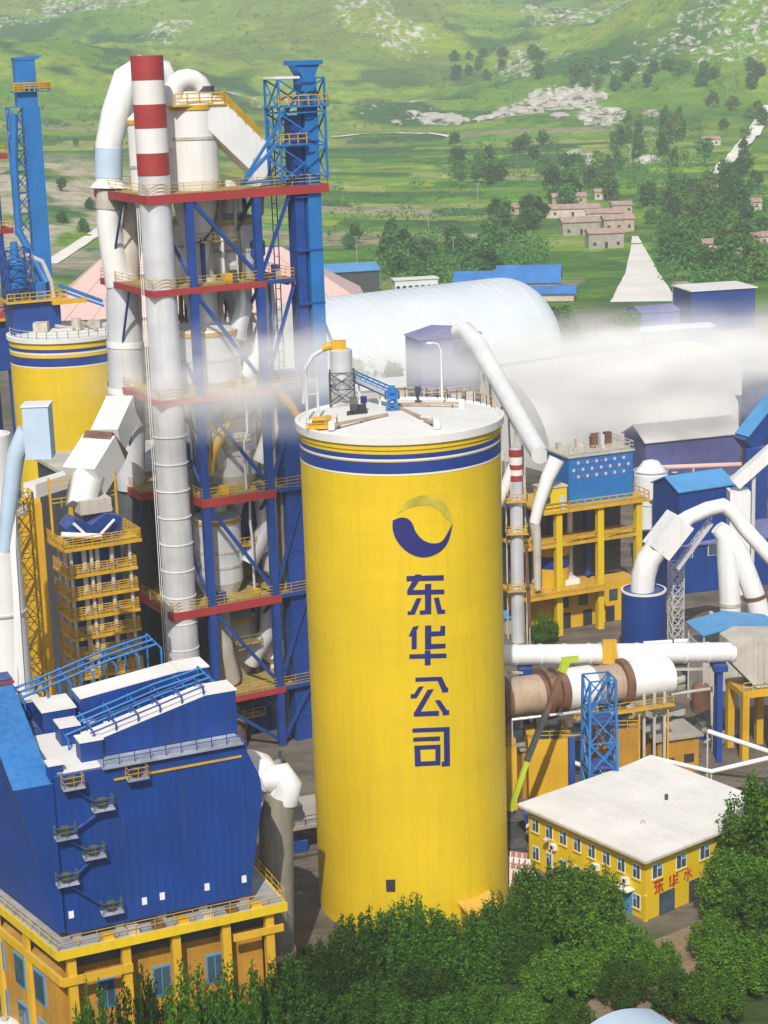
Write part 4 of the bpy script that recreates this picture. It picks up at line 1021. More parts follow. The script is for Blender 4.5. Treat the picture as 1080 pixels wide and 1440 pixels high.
def smallbox(px0, py0, px1, py1, q, dpt, name='duct_box'):
    a = bf.onv(px0, py1, q); b_ = bf.onv(px1, py0, q)
    o = MB().box(a[0], b_[0], q, q + dpt, min(a[2], ZT + .02), b_[2]).build(name, 'royal', bf)
    MB().box(a[0] - .08, b_[0] + .08, q - .08, q + dpt + .08, b_[2] + .01, b_[2] + .12).build('top_plate', 'white_roof', o)
smallbox(114, 1040, 144, 1062, V0 + 1.4, 1.6)
smallbox(86, 1020, 112, 1040, V0 + 5.6, 2.0)
smallbox(60, 995, 106, 1012, V0 + 9.5, 3.4)
smallbox(32, 985, 56, 1000, V0 + 14, 2.0)
smallbox(70, 1075, 88, 1098, V0 + .3, 1.2)
MB().box(U0 + .2, U0 + 4.2, V0 + .3, V0 + 9, ZT + .03, ZT + .2).build('roof_deck', 'white_roof', bf)
# pipe frames over the roof
mb = MB()
for q, (xa, xb) in ((V0 + 5.5, (U0 + 2.2, UR - 1)), (V0 + 13.5, (U0 + .6, UR - 3))):
    z_ = ZT + 2.3 if q < V0 + 8 else ZT + 3.2
    for qq in (0, 1.3, 2.6): mb.tube([(xa, q + qq, z_ - 1.2), (xb - 4, q + qq, z_ + .9), (xb, q + qq, z_ + 1.6)], .11, 6)
    for f in np.linspace(0, 1, 7):
        x = xa + (xb - xa) * f; z = z_ - 1.2 + 2.7 * f
        mb.tube([(x, q - 1.0, z), (x, q + 3.4, z)], .09, 6)
        mb.beam((x, q - 1.0, ZT), (x, q - 1.0, z + .0), .14); mb.beam((x, q + 3.4, ZT), (x, q + 3.4, z), .14)
mb.build('pipe_frame', 'sky_blue', bf)
mb = MB()
for f in np.linspace(0.03, .97, 6):
    x = U0 + 3.4 + (UR - U0 - 5.8) * f; z = zl1 + (zr1 - zl1) * f
    mb.tube([(x, V0 + 2.0, z + .8), (x, V0 + 4.4, z + .8)], .07, 6).beam((x, V0 + 2.05, z), (x, V0 + 2.05, z + .8), .12).beam((x, V0 + 4.3, z), (x, V0 + 4.3, z + .8), .12)
mb.tube([(U0 + 3.4, V0 + 2.05, zl1 + .8), (UR - 2.6, V0 + 2.05, zr1 + .8)], .07, 6).tube([(U0 + 3.4, V0 + 4.3, zl1 + .8), (UR - 2.6, V0 + 4.3, zr1 + .8)], .07, 6)
mb.build('pipe_frame', 'steel_blue', bf)
for k in range(14):      # small fan boxes and valves crowding the roof
    x = rng.uniform(U0 + 3.5, UR - 3); y = V0 + rng.choice([5.2, 6.4, 7.6, 12.4, 13.6, 15]); h_ = rng.uniform(.5, 1.5)
    o = MB().box(x, x + rng.uniform(.7, 1.5), y, y + .9, ZT + .02, ZT + h_).build('roof_unit', ('royal', 'steel_blue', 'dusty_duct')[k % 3], bf)
    if k % 2: MB().box(x - .05, x + .75, y - .05, y + .95, ZT + h_ + .01, ZT + h_ + .1).build('top_plate', 'white_roof', o)
# service platforms on the walls with zig-zag ladders
PX = [(100, 1095), (142, 1125), (90, 1165), (130, 1192), (92, 1230), (155, 1270), (190, 1082)]
prev = None
for k, (x, y) in enumerate(PX):
    p = pf(x, y)
    mb = MB().box(p[0] - .85, p[0] + .85, V0 - .95, V0 - .01, p[2] - .6, p[2] - .48)
    o = mb.build('service_platform', 'deck_grey', bf)
    MB().rail([(p[0] - .8, V0 - .05, p[2] - .48), (p[0] - .8, V0 - .9, p[2] - .48), (p[0] + .8, V0 - .9, p[2] - .48), (p[0] + .8, V0 - .05, p[2] - .48)], .9, .8, .045, (.5,)).build('railing', 'yellow_steel' if k in (0, 6) else 'olive', o)
    MB().box(p[0] - .35, p[0] + .3, V0 - .6, V0 - .02, p[2] - .45, p[2] + .25).build('valve_box', 'dark_steel', o)
    if prev is not None and k < 6: MB().beam((prev[0], V0 - .5, prev[2] - .6), (p[0], V0 - .5, p[2] - .5), .3, .06).build('stair', 'royal', o)
    prev = p
# small inspection plates near the base
for x, y in ((203, 1267), (228, 1260), (291, 1247), (343, 1236), (100, 1286)):
    p = pf(x, y); MB().box(p[0] - .2, p[0] + .2, V0 - .06, V0 - .005, p[2] - .3, p[2] + .3).build('inspection_plate', 'frame_white', bf)
for i in range(7):
    x = U0 + 2.5 + i * 2.05; MB().box(x, x + .9, V0 - 1.0, V0 - .3, 0.0, rng.uniform(.3, .8)).build('drain_box', ('yellow_steel', 'dusty_duct', 'rust')[i % 3], bf)
for i in range(22):        # cladding seams standing proud of the wall
    x = U0 + (UR - U0) * (i + .5) / 22; MB().box(x - .035, x + .035, V0 - .04, V0 - .003, ZB + .1, ZT - 1.3).build('cladding_rib', 'royal', bf)

# downcomer duct at the right end of the filter house
ed = Fr('exhaust_duct', 'thick dusty grey downpipe with white elbow beside the blue filter house', 'duct', (*at(388, 1320, 149)[:2], 0), 0)
a = ed.at(366, 1092, 149.5); b_ = ed.at(398, 1096, 149); c_ = ed.at(392, 1150, 149)
MB().tube([ed.at(345, 1085, 151), ed.at(366, 1090, 150), ed.at(380, 1094, 149.3)], [2.0, 1.9, 1.25], 24).build('elbow_inlet', 'white', ed)
MB().tube([ed.at(376, 1096, 149.4), ed.at(396, 1092, 149.1), ed.at(404, 1104, 149), ed.at(398, 1126, 149)], [1.15, 1.2, 1.25, 1.3], 24).build('elbow', 'white', ed)
MB().tube([ed.at(396, 1118, 149), ed.at(388, 1150, 149), ed.at(389, 1230, 149), ed.at(391, 1345, 149)], [1.3, 1.5, 1.5, 1.42], 28).build('pipe', 'dirty_duct', ed)
MB().tube([ed.at(391, 1334, 149), ed.at(391, 1341, 149)], 1.62, 28).build('flange', 'pink', ed)

# ------------------------------------------------------------------ white stack, pale blue vent duct and ladder tower at the left edge
ws = Fr('white_chimney', 'plain white chimney cut by the picture edge beside the yellow ladder tower', 'chimney', (*at(-2, 800, 166)[:2], 0))
zt2 = ws.at(5, 610, 166)[2]
MB().lathe([(2.3, -.3), (2.25, 20), (2.1, zt2), (1.9, zt2), (1.9, zt2 - 2)], 40, caps=False).build('shaft', 'white', ws)
for z in (14, 22, 30, 38): MB().lathe([(2.2, z - .1), (2.36, z - .08), (2.36, z + .08), (2.2, z + .1)], 40, caps=False).build('ring', 'dusty_duct', ws)
MB().lathe([(2.3, 39.5), (3.2, 39.5), (3.2, 39.7), (2.3, 39.7)], 32, caps=False).build('platform', 'dusty_duct', ws)
MB().rail([(3.1 * math.cos(a), 3.1 * math.sin(a), 39.7) for a in np.linspace(-2.6, .5, 9)], 1.0, 1.2, .08).build('railing', 'yellow_steel', ws)
vd = Fr('vent_duct', 'pale blue vent duct with square boxed outlet beside the white chimney', 'duct', (*at(8, 760, 158)[:2], 0))
MB().tube([vd.at(6, 775, 158), vd.at(14, 700, 158), vd.at(22, 640, 158), vd.at(38, 606, 158)], [.55, .75, .8, .9], 18).build('pipe', 'pale_blue', vd)
p = vd.at(55, 606, 158)
MB().box(p[0] - 1.15, p[0] + 1.1, p[1] - 1.1, p[1] + 1.1, p[2] - 2.3, p[2] + 2.3).build('outlet_box', 'pale_blue', vd)
MB().box(p[0] - 1.25, p[0] + 1.2, p[1] - 1.2, p[1] + 1.2, p[2] + 2.31, p[2] + 2.45).build('outlet_cap', 'white', vd)
q = vd.at(14, 700, 158)
MB().beam((q[0], q[1], q[2]), (0, 0, -.3), .5).beam((q[0] - 1, q[1], q[2] - 20), (q[0] + .3, q[1], q[2] - 1), .3).build('support', 'white', vd)
lt = Fr('ladder_tower', 'slim yellow lattice stair tower between white chimney and yellow gallery tower', 'stair tower', (*at(50, 940, 176)[:2], 0), rad(24))
z0_ = lt.at(50, 690, 176)[2]
MB().lattice(-.9, .9, -.9, .9, -.3, z0_, 18, .16, .07).build('frame', 'yellow_steel', lt)
mb = MB()
for i, z in enumerate(np.arange(1, z0_ - 2.4, 2.4)):
    s_ = 1 if i % 2 else -1
    mb.beam((-.7 * s_, 0, z), (.7 * s_, 0, z + 2.4), .7, .1)
mb.build('stair', 'yellow_steel', lt)

# ------------------------------------------------------------------ yellow gallery tower (gas cooling tower) at the left
gc = at(128, 940, 188)
ga = Fr('gallery_tower', 'yellow steel tower of stacked railed galleries with blue hopper top and white duct', 'tower', (gc[0], gc[1], 0), rad(27))
corner = (0.0, 0.0)
# the near corner of the galleries
cpx = [763, 820, 862, 893, 917, 938]
gz = []
p0 = ga.at(92, 772, 184)
U_, V_ = 7.6, 5.2
ox, oy = ga.onz(93, 772, p0[2])[0], ga.onz(93, 772, p0[2])[1]
zs = [ga.at(93, y, 184)[2] for y in (772, 812, 843, 872, 900, 928, 956)]
for k, z in enumerate(zs):
    e = .5 if k == 0 else 0
    f_ = MB().box(ox - e, ox + U_ + e, oy - e, oy + V_ + e, z - .3, z).build('gallery', 'yellow_steel', ga)
    MB().rail([(ox - e + .1, oy + V_ + e, z), (ox - e + .1, oy - e + .1, z), (ox + U_ + e - .1, oy - e + .1, z), (ox + U_ + e - .1, oy + V_ + e, z)], 1.1, 1.0, .08, (.3, .6, .85)).build('railing', 'yellow_steel', f_)
for x in (ox + .6, ox + 2.8, ox + 5.0, ox + U_ - .6):
    MB().box(x - .15, x + .15, oy + .5, oy + .8, -.3, zs[0] - .31).build('column', 'alu', ga)
for y in (oy + 2.6, oy + V_ - .5):
    MB().box(ox + .45, ox + .75, y - .15, y + .15, -.3, zs[0] - .31).build('column', 'alu', ga)
MB().box(ox + 1.6, ox + U_ - 1.2, oy + 1.6, oy + V_ - .3, -.3, zs[0] - .32).build('core', 'steel_blue', ga)
for x in (ox + 2.2, ox + 3.6, ox + 5.2):
    MB().cyl((x, oy + 1.15, -.3), (x, oy + 1.15, zs[0] - .4), .28, n=12).build('pipe', 'alu', ga)
# hopper head
MB().prism([(ox + 1.0, oy + 1.2, zs[0] + .02), (ox + U_ - 1.4, oy + 1.2, zs[0] + .02), (ox + U_ - .9, oy + 1.2, zs[0] + 2.2), (ox + U_ - 2.6, oy + 1.2, zs[0] + 2.8), (ox + 3.2, oy + 1.2, zs[0] + 1.8), (ox + 1.6, oy + 1.2, zs[0] + 2.7), (ox + .6, oy + 1.2, zs[0] + 1.7)][::-1], (0, 3.0, 0)).build('hopper', 'royal', ga)
MB().tube([(ox - .2, oy + .6, zs[0] + 1.4), (ox + 3.9, oy + .2, zs[0] + .7)], .32, 12).build('pipe', 'white', ga)
MB().tube([(ox + 1.2, oy + .7, zs[0] + 2.4), (ox + 2.5, oy + .5, zs[0] + .9)], .16, 8).tube([(ox + 4.0, oy + .5, zs[0] + .9), (ox + 5.6, oy + .6, zs[0] + 2.2)], .16, 8).build('strut', 'white', ga)
MB().box(ox + 2.4, ox + U_ - 1.8, oy + 1.8, oy + 3.8, zs[0] + 2.82, zs[0] + 4.3).build('collar', 'dusty_duct', ga)
mb = MB()
for x in (ox + .2, ox + U_ - .2, ox + 3.6): mb.beam((x, oy + V_ - .2, zs[0]), (x, oy + V_ - .2, zs[0] + 6.5), .22)
for z in (3.2, 5.2): mb.rail([(ox + .2, oy + V_ - .2, zs[0] + z), (ox + U_ - .2, oy + V_ - .2, zs[0] + z)], 1.0, 1.2, .09)
mb.build('upper_frame', 'yellow_steel', ga)
MB().box(ox - 3.2, ox - 1.0, oy + V_ - 1.0, oy + V_ + 1.8, -.3, zs[0] + 4.2).build('corner_shaft', 'yellow_wall', ga)
# the white duct falling to the hopper from the riser
dd = Fr('crossover_duct', 'broad white square duct sloping down to the yellow gallery tower head', 'duct', (*at(112, 705, 190)[:2], 0))
a, b_, c2 = dd.at(172, 575, 201), dd.at(148, 628, 194), dd.at(112, 702, 188)
MB().beam(a, dd.at(150, 623, 194.4), 3.0, 3.4).build('upper_leg', 'clean_white', dd)
MB().beam(dd.at(147, 629, 194), dd.at(118, 676, 189.8), 3.9, 3.6).tube([dd.at(122, 668, 190.2), dd.at(112, 712, 188.3)], [2.0, 1.75], 4).build('lower_leg', 'clean_white', dd)
MB().beam(dd.at(150.5, 621, 194.5), dd.at(146.5, 631, 193.9), 3.4, 4.0).build('expansion_joint', 'rust', dd)
bl = Fr('connecting_bridge', 'white flat-roofed bridge duct joining the rear silo to the gallery tower', 'duct', (*at(70, 690, 200)[:2], 0), rad(20))
MB().beam(bl.at(42, 690, 200), bl.at(100, 672, 206), 1.8, 1.6).build('casing', 'clean_white', bl)
MB().beam(bl.at(46, 694, 200), (bl.at(46, 694, 200)[0], bl.at(46, 694, 200)[1], -.3), .5).beam(bl.at(96, 676, 206), (bl.at(96, 676, 206)[0], bl.at(96, 676, 206)[1], -.3), .5).build('support', 'yellow_steel', bl)

# ------------------------------------------------------------------ right side: kiln, ducts, mill building
kl = Fr('rotary_kiln', 'huge rusty rotary kiln tube with dark tyres running beneath the white duct', 'kiln', (*at(715, 980, 186)[:2], 0))
kp = lambda x, y, Y=None: kl.at(x, y, 186 + (x - 715) / 225 * 8 if Y is None else Y)
ka, kb = kp(640, 992), kp(938, 950)
kd = (kb - ka) / np.linalg.norm(kb - ka)
KX = lambda x: ka + (kb - ka) * ((x - 640) / 298)
KR = 2.12
MB().cyl(KX(640), KX(752), KR, n=40).build('shell', 'kiln_shell', kl)
MB().cyl(KX(752.3), KX(790), KR * .99, n=40).build('shell', 'rust', kl)
MB().cyl(KX(790.3), KX(872), KR, n=40).build('shell', 'kiln_shell', kl)
MB().cyl(KX(872.3), KX(938), KR * .97, n=40).build('cooling_hood', 'white', kl)
MB().cyl(KX(786), KX(826), KR * 1.1, n=40).build('cooling_hood', 'clean_white', kl)
for x, w in ((779, 5), (870, 5), (700, 5)):
    MB().cyl(KX(x - w), KX(x + w), KR * 1.22, n=44).build('tyre', 'rust', kl)
MB().cyl(KX(757), KX(762), KR * 1.3, n=44).build('girth_gear', 'rust', kl)
for x, m in ((765, 'yellow_wall'), (860, 'ochre_wall'), (690, 'yellow_wall')):
    c0 = KX(x); 
    MB().box(c0[0] - 2.3, c0[0] + 2.3, c0[1] - 3.0, c0[1] + 3.0, -.3, c0[2] - KR - 2.2).build('pier', m, kl)
    MB().box(c0[0] - 1.3, c0[0] + 1.3, c0[1] - 2.6, c0[1] + 2.6, c0[2] - KR - 2.19, c0[2] - KR - .4).build('roller_bed', 'dark_steel', kl)
    MB().rail([(c0[0] - 2.2, c0[1] - 2.9, c0[2] - KR - 2.2), (c0[0] + 2.2, c0[1] - 2.9, c0[2] - KR - 2.2)], 1.0, 1, .07).build('railing', 'yellow_steel', kl)
mb = MB()
a, b_ = KX(800) + [0, -3.2, -2.2], KX(940) + [0, -3.2, -2.2]
mb.beam(a, b_, .9, .2); mb.rail([a + [0, -.4, .1], b_ + [0, -.4, .1]], 1.0, 1.4, .06)
for f in (.35, .65, .95): q = a * (1 - f) + b_ * f; mb.beam(q, (q[0], q[1], -.3), .2)
mb.build('walkway', 'yellow_steel', kl)
mb = MB()
for f in (.2, .5, .8): q = KX(890 + 50 * f) ; mb.beam((q[0], q[1] - 2.2, q[2] - 1), (q[0], q[1] - 2.2, -.3), .3)
mb.build('hood_leg', 'dusty_duct', kl)

td = Fr('tertiary_duct', 'long straight white air duct running above the rusty kiln', 'duct', (*at(710, 921, 190)[:2], 0))
TA, TB = td.at(640, 922, 188.5), td.at(1030, 917, 198)
tdd = lambda x: TA + (TB - TA) * ((x - 640) / 390)
MB().cyl(TA, TB, 1.12, n=32).build('pipe', 'white', td)
for x in np.arange(720, 1030, 34): MB().cyl(tdd(x), tdd(x + 2.2), 1.2, n=32).build('joint_ring', 'white', td)
MB().cyl(tdd(838), tdd(858), 1.28, n=32).build('damper', 'dusty_duct', td)
for x in (842, 1010, 735):
    q = tdd(x); mb = MB(); mb.box(q[0] - .8, q[0] + .8, q[1] - 1.4, q[1] + 1.4, q[2] - 1.9, q[2] - 1.2)
    mb.box(q[0] - .3, q[0] + .3, q[1] - 1.1, q[1] - .5, -.3, q[2] - 1.9).box(q[0] - .3, q[0] + .3, q[1] + .5, q[1] + 1.1, -.3, q[2] - 1.9)
    mb.build('support', 'steel_blue' if x != 842 else 'yellow_steel', td)
q = tdd(852); MB().box(q[0] - .9, q[0] + .6, q[1] - 1.7, q[1] - 1.0, q[2] - .6, q[2] + 2.0).build('actuator', 'yellow_steel', td)
mb = MB(); mb.beam(td.at(715, 946, 189), td.at(1020, 940, 198), .3, .25); mb.build('cable_tray', 'dusty_duct', td)

hx = Fr('cooler_hood', 'dusty ribbed duct hood on a yellow portal frame at the end of the white duct', 'duct hood', (*atz(1048, 1075, 0)[:2], 0), rad(12))
p = hx.at(1042, 912, 199)
MB().prism([(p[0] - 1.6, p[1] - 1.5, p[2] - 1.2), (p[0] + 1.4, p[1] - 1.5, p[2] - 4.4), (p[0] + 6.5, p[1] - 1.5, p[2] - 4.4), (p[0] + 6.5, p[1] - 1.5, p[2] + 1.2), (p[0] + .2, p[1] - 1.5, p[2] + 1.9), (p[0] - 1.6, p[1] - 1.5, p[2] + 1.2)][::-1], (0, 4.0, 0)).build('casing', 'dusty_duct', hx)
for i in range(7): MB().box(p[0] + 1.4 + i * .8, p[0] + 1.55 + i * .8, p[1] - 1.65, p[1] - 1.51, p[2] - 4.3, p[2] + 1.2).build('rib', 'dusty_duct', hx)
pz = p[2] - 5.2
MB().box(p[0] - .6, p[0] + 7, p[1] - 2.2, p[1] + 3, pz, pz + .7).build('beam', 'yellow_steel', hx)
for dx in (-.2, 3.4, 6.6):
    for dy in (-1.8, 2.4): MB().box(p[0] + dx - .4, p[0] + dx + .4, p[1] + dy - .4, p[1] + dy + .4, -.3, pz - .01).build('column', 'yellow_steel', hx)
MB().rail([(p[0] - .5, p[1] - 2.1, pz + .7), (p[0] + 6.9, p[1] - 2.1, pz + .7)], 1.1, 1, .07).build('railing', 'dusty_duct', hx)

bt_ = Fr('lattice_tower', 'bright blue steel lattice tower standing in front of the rusty kiln', 'lattice tower', (*at(843, 1080, 180)[:2], 0), rad(10))
zt_ = bt_.at(843, 952, 180)[2]
MB().lattice(-1.6, 1.6, -1.5, 1.5, -.3, zt_, 5, .26, .14, .85).build('frame', 'sky_blue', bt_)
MB().box(-1.6, 1.6, -1.5, 1.5, zt_ * .42, zt_ * .42 + .15).build('landing', 'steel_blue', bt_)
MB().box(-1.5, 1.5, -1.4, 1.4, zt_ * .72, zt_ * .72 + .15).build('landing', 'steel_blue', bt_)
mb = MB()
for k in range(4):
    z = zt_ * k / 4; s_ = 1 if k % 2 else -1
    mb.beam((-1.2 * s_, .3, z), (1.2 * s_, .3, z + zt_ / 4), .7, .12)
mb.build('stair', 'sky_blue', bt_)
MB().box(-3.3, -2.7, -.3, .3, -.3, zt_ * .62).build('pole', 'steel_blue', bt_)

# mobile crane whose boom leans over the kiln
cb = at(722, 1128, 176)
cr_f = Fr('mobile_crane', 'lime green mobile crane boom leaning up beside the yellow silo', 'crane', (cb[0] - 1, cb[1], 0))
a, b_, c2, d_ = cr_f.at(718, 1140, 176), cr_f.at(741, 1070, 176.3), cr_f.at(790, 945, 177), cr_f.at(797, 928, 177.2)
MB().beam(a, b_, .42, .5).build('boom_base', 'lime', cr_f)
MB().beam(b_, cr_f.at(768, 1002, 176.6), .5, .55).build('boom_section', 'dark_steel', cr_f)
MB().beam(cr_f.at(768, 1002, 176.6), c2, .4, .45).build('boom_section', 'rust', cr_f)
MB().beam(c2, d_, .6, .7).beam(d_ - [.5, 0, 0], d_ + [1.2, 0, .1], .5, .5).build('boom_head', 'lime', cr_f)
MB().box(a[0] - 1.4, a[0] + 1.4, a[1] - 1.2, a[1] + 1.4, 1.3, 3.2).beam(a, (a[0], a[1], 2.6), .5).build('turret', 'dark_steel', cr_f)
MB().box(a[0] - 1.3, a[0] + 1.3, a[1] - 3.5, a[1] + 6, .7, 1.29).build('carrier', 'dark_steel', cr_f)
for dy in (-2.4, -.8, 3.2, 4.8):
    for dx in (-1.25, 1.25): MB().cyl((a[0] + dx - .2, a[1] + dy, .55), (a[0] + dx + .2, a[1] + dy, .55), .55, n=18).build('wheel', 'dark', cr_f)

# ------------------------------------------------------------------ yellow framed mill building
mlb = atz(786, 893, 0)
ml = Fr('mill_frame', 'yellow steel mill frame carrying a blue louvred house beside the small striped chimney', 'mill building', (*mlb[:2], 0), rad(22))
zd = ml.at(786, 716, 245)[2]; zm = ml.onv(786, 765, 0)[2]; zlow = ml.onv(786, 832, 0)[2]
XS = [0, ml.onv(843, 700, 0)[0], ml.onv(897, 690, 0)[0]]
for x in XS:
    MB().box(x - .45, x + .45, -.45, .45, -.3, zd - .4).build('column', 'yellow', ml)
    MB().box(x - .4, x + .4, 8.6, 9.4, -.3, zd - .4).build('column', 'yellow_steel', ml)
MB().box(-2.6, XS[2] + 1.4, -.9, 10, zd - .4, zd).build('top_deck', 'yellow_steel', ml)
MB().box(-5.5, XS[2] + .4, -.3, 10, zm - .35, zm).build('mid_deck', 'yellow_steel', ml)
MB().box(-5.8, XS[1] + .4, -1.5, 10, zlow - .35, zlow).build('low_deck', 'yellow_steel', ml)
MB().rail([(-2.5, -.8, zd), (XS[2] + 1.3, -.8, zd), (XS[2] + 1.3, 9.9, zd)], 1.1, 1.3, .1).build('railing', 'yellow_steel', ml)
MB().rail([(-5.4, -.2, zm), (XS[2], -.2, zm)], 1.1, 1.3, .08).build('railing', 'yellow_steel', ml)
MB().rail([(-5.7, -1.4, zlow), (XS[1], -1.4, zlow)], 1.1, 1.3, .08).build('railing', 'yellow_steel', ml)
for i in range(2): MB().beam((XS[i] + .5, 0, zm + .1), (XS[i + 1] - .5, 0, zm + 1.0), .3).build('brace', 'yellow_steel', ml)
# blue mill drum inside and drum silo with bands
for z0, z1, m in ((zlow, zlow + 2.6, 'yellow_wall'), (zlow + 2.61, zlow + 4.4, 'royal'), (zlow + 4.41, zm - .4, 'yellow_wall')):
    MB().lathe([(2.4, z0), (2.4, z1)], 32, (1.2, 4.2)).build('drum', m, ml)
MB().box(.6, 4.4, 2.0, 3.8, zlow + .02, zlow + .8).build('white_hood', 'white', ml)
MB().box(-5.0, XS[2] + .2, 5.2, 9.4, zlow + .02, zd - .5).build('inner_wall', 'dark_steel', ml)
for i in range(5):
    x = -4 + i * 2.8; MB().cyl((x, 4.9, zlow + .2), (x, 4.9, zd - .6), .45, n=12).build('pipe', ('alu', 'dusty_duct', 'steel_blue', 'alu', 'steel_blue')[i], ml)
# ground storey with windows
MB().box(-3.5, XS[2] + 1, 2.2, 9.0, -.3, zlow - .36).build('ground_storey', 'yellow_wall', ml)
for x in (1.4, 4.4, 7.0, 9.2):
    w_ = MB().box(x, x + 1.3, 2.1, 2.21, zlow - 3.2, zlow - 1.6).build('window', 'dark', ml)
    MB().box(x + .1, x + 1.2, 2.06, 2.1, zlow - 3.1, zlow - 1.7).build('pane', 'glass', w_)
for x in (1.6, 5.0, 8.6): MB().box(x, x + 1.4, 2.1, 2.21, -.1, 2.3).build('door', 'dark', ml)
# louvred house on the deck
lx0, lx1 = ml.onv(800, 690, 1.5)[0], ml.onv(890, 680, 1.5)[0]
lz1 = ml.onv(800, 645, 1.5)[2]
lh = MB().box(lx0, lx1, 1.5, 8, zd + .02, lz1).build('louvre_house', 'sky_blue', ml)
for r_ in range(3):
    for k in range(13):
        x = lx0 + .4 + (lx1 - lx0 - .8) * (k + .5) / 13; z = zd + (lz1 - zd) * (.58 + .15 * r_)
        MB().box(x - .19, x + .19, 1.44, 1.49, z - .2, z + .2).build('louvre', 'pink' if (k + r_) % 2 else 'mauve_blue', lh)
MB().box(lx0 - .2, lx1 + .2, 1.3, 8.2, lz1 + .02, lz1 + .3).build('roof', 'dusty_duct', ml)
MB().rail([(lx0, 1.4, lz1 + .3), (lx1, 1.4, lz1 + .3), (lx1, 8.1, lz1 + .3)], 1.1, 1.2, .09).build('roof_railing', 'dusty_duct', ml)
for k in range(9): x = rng.uniform(lx0 + .5, lx1 - 1.2); y = rng.uniform(2, 7); MB().box(x, x + rng.uniform(.5, 1.2), y, y + .8, lz1 + .3, lz1 + rng.uniform(.8, 2.2)).build('roof_unit', ('dusty_duct', 'rust', 'alu')[k % 3], ml)
# yellow cabin
c0, c1 = ml.onv(763, 714, -.6), ml.onv(797, 684, -.6)
cbn = MB().box(c0[0], c1[0], -.6, 2.0, zd + .02, c1[2]).build('cabin', 'yellow', ml)
MB().box(c0[0] - .15, c1[0] + .15, -.75, 2.15, c1[2] + .01, c1[2] + .2).build('cabin_roof', 'dusty_duct', cbn)
MB().box(c0[0] + .5, c0[0] + 1.2, -.67, -.605, zd + 1.0, zd + 2.0).build('cabin_window', 'glass', cbn)
MB().box(c1[0] - 1.1, c1[0] - .4, -.67, -.605, zd + .05, zd + 2.0).build('cabin_door', 'pale_blue', cbn)
# white chute beside the cabin
MB().tube([ml.at(752, 735, 243), ml.at(757, 712, 243), ml.at(770, 672, 243.5), ml.at(783, 645, 244)], [.75, .8, .95, 1.15], 16).build('chute', 'white', ml)
MB().tube([ml.at(752, 735, 243), ml.at(755, 760, 243), ml.at(756, 828, 243)], [.75, .6, .5], 14).build('chute', 'dusty_duct', ml)
MB().tube([ml.at(722, 655, 243), ml.at(708, 690, 243), ml.at(700, 712, 243)], [.8, .7, .6], 14).build('chute', 'white', ml)

sc2 = Fr('striped_chimney', 'small grey chimney with red and white bands beside the yellow mill frame', 'chimney', (*atz(729, 902, 0)[:2], 0))
szz = lambda y: sc2.at(725, y, 242.5)[2]
MB().lathe([(.95, -.3), (.9, 12), (.85, szz(632)), (.7, szz(632)), (.7, szz(632) - 1)], 28, caps=False).build('shaft', 'alu', sc2)
for i, (y0, y1) in enumerate(((632, 642), (642, 653), (653, 660), (660, 668), (668, 676))): ring(.8, .93 if i % 2 == 0 else .91, szz(y1), szz(y0), 28).build('band', 'red' if i % 2 == 0 else 'clean_white', sc2)
for y in (703, 748, 828): 
    z = szz(y); MB().box(-1.5, 1.5, -1.5, 1.5, z - .15, z).build('platform', 'yellow_steel', sc2)
    MB().rail([(-1.4, 1.4, z), (-1.4, -1.4, z), (1.4, -1.4, z), (1.4, 1.4, z)], 1.0, 1.4, .08).build('railing', 'yellow_steel', sc2)
mb = MB()
for dx in (-1.3, 1.3): mb.beam((dx, 1.3, -.3), (dx, 1.3, szz(640)), .18)
mb.build('guide_frame', 'dusty_duct', sc2)

# white process silo and blue house behind
wsl = Fr('process_silo', 'plain white cylindrical silo behind the yellow mill frame', 'silo', (*at(915, 740, 275)[:2], 0))
MB().lathe([(2.6, -.3), (2.6, wsl.at(915, 672, 272)[2]), (1.2, wsl.at(915, 655, 272)[2]), (.01, wsl.at(915, 652, 272)[2])], 36).build('shell', 'white', wsl)
for z in (6, 11, 16): MB().lathe([(2.6, z), (2.68, z + .04), (2.68, z + .2), (2.6, z + .24)], 36, caps=False).build('seam', 'alu', wsl)
def shed(name, label, cat, base, rot, L, W, h, rise, wall='royal', roof='roof_blue', overhang=.5, group=None, wins=0, winmat='glass'):
    """gabled hall: long side along local x, base point is the near left corner"""
    t = Fr(name, label, cat, (base[0], base[1], 0), rot, group)
    w_ = MB(); w_.box(0, L, 0, W, -.3, h)
    if rise > 0: w_.prism([(0, 0, h + .001), (0, W, h + .001), (0, W / 2, h + rise)], (L, 0, 0))
    wo = w_.build('wall', wall, t)
    o = overhang
    if rise > 0:
        k = rise / (W / 2)
        for s_ in (0, 1):
            y0, y1 = (-o, W / 2) if s_ == 0 else (W + o, W / 2)
            MB().prism([(-o, y0, h - o * k + .03), (-o, y1, h + rise + .03), (-o, y1, h + rise + .22), (-o, y0, h - o * k + .22)], (L + 2 * o, 0, 0)).build('roof', roof, t)
    else:
        MB().box(-o, L + o, -o, W + o, h + .01, h + .28).build('roof', roof, t)
    for i in range(wins):
        x = L * (i + .5) / wins
        f_ = MB().box(x - .7, x + .7, -.08, -.003, h * .4, h * .4 + 1.4).build('window', 'frame_white', t)
        MB().box(x - .6, x + .6, -.13, -.081, h * .4 + .1, h * .4 + 1.3).build('pane', winmat, f_)
    return t
bb = at(948, 742, 268)
t = shed('machine_house', 'royal blue metal house with pale blue hipped roof behind the white elbow duct', 'building', at(955, 700, 262), rad(24), 9.5, 7, at(955, 692, 262)[2], 1.5, 'royal', 'roof_blue', .3, None, 2)
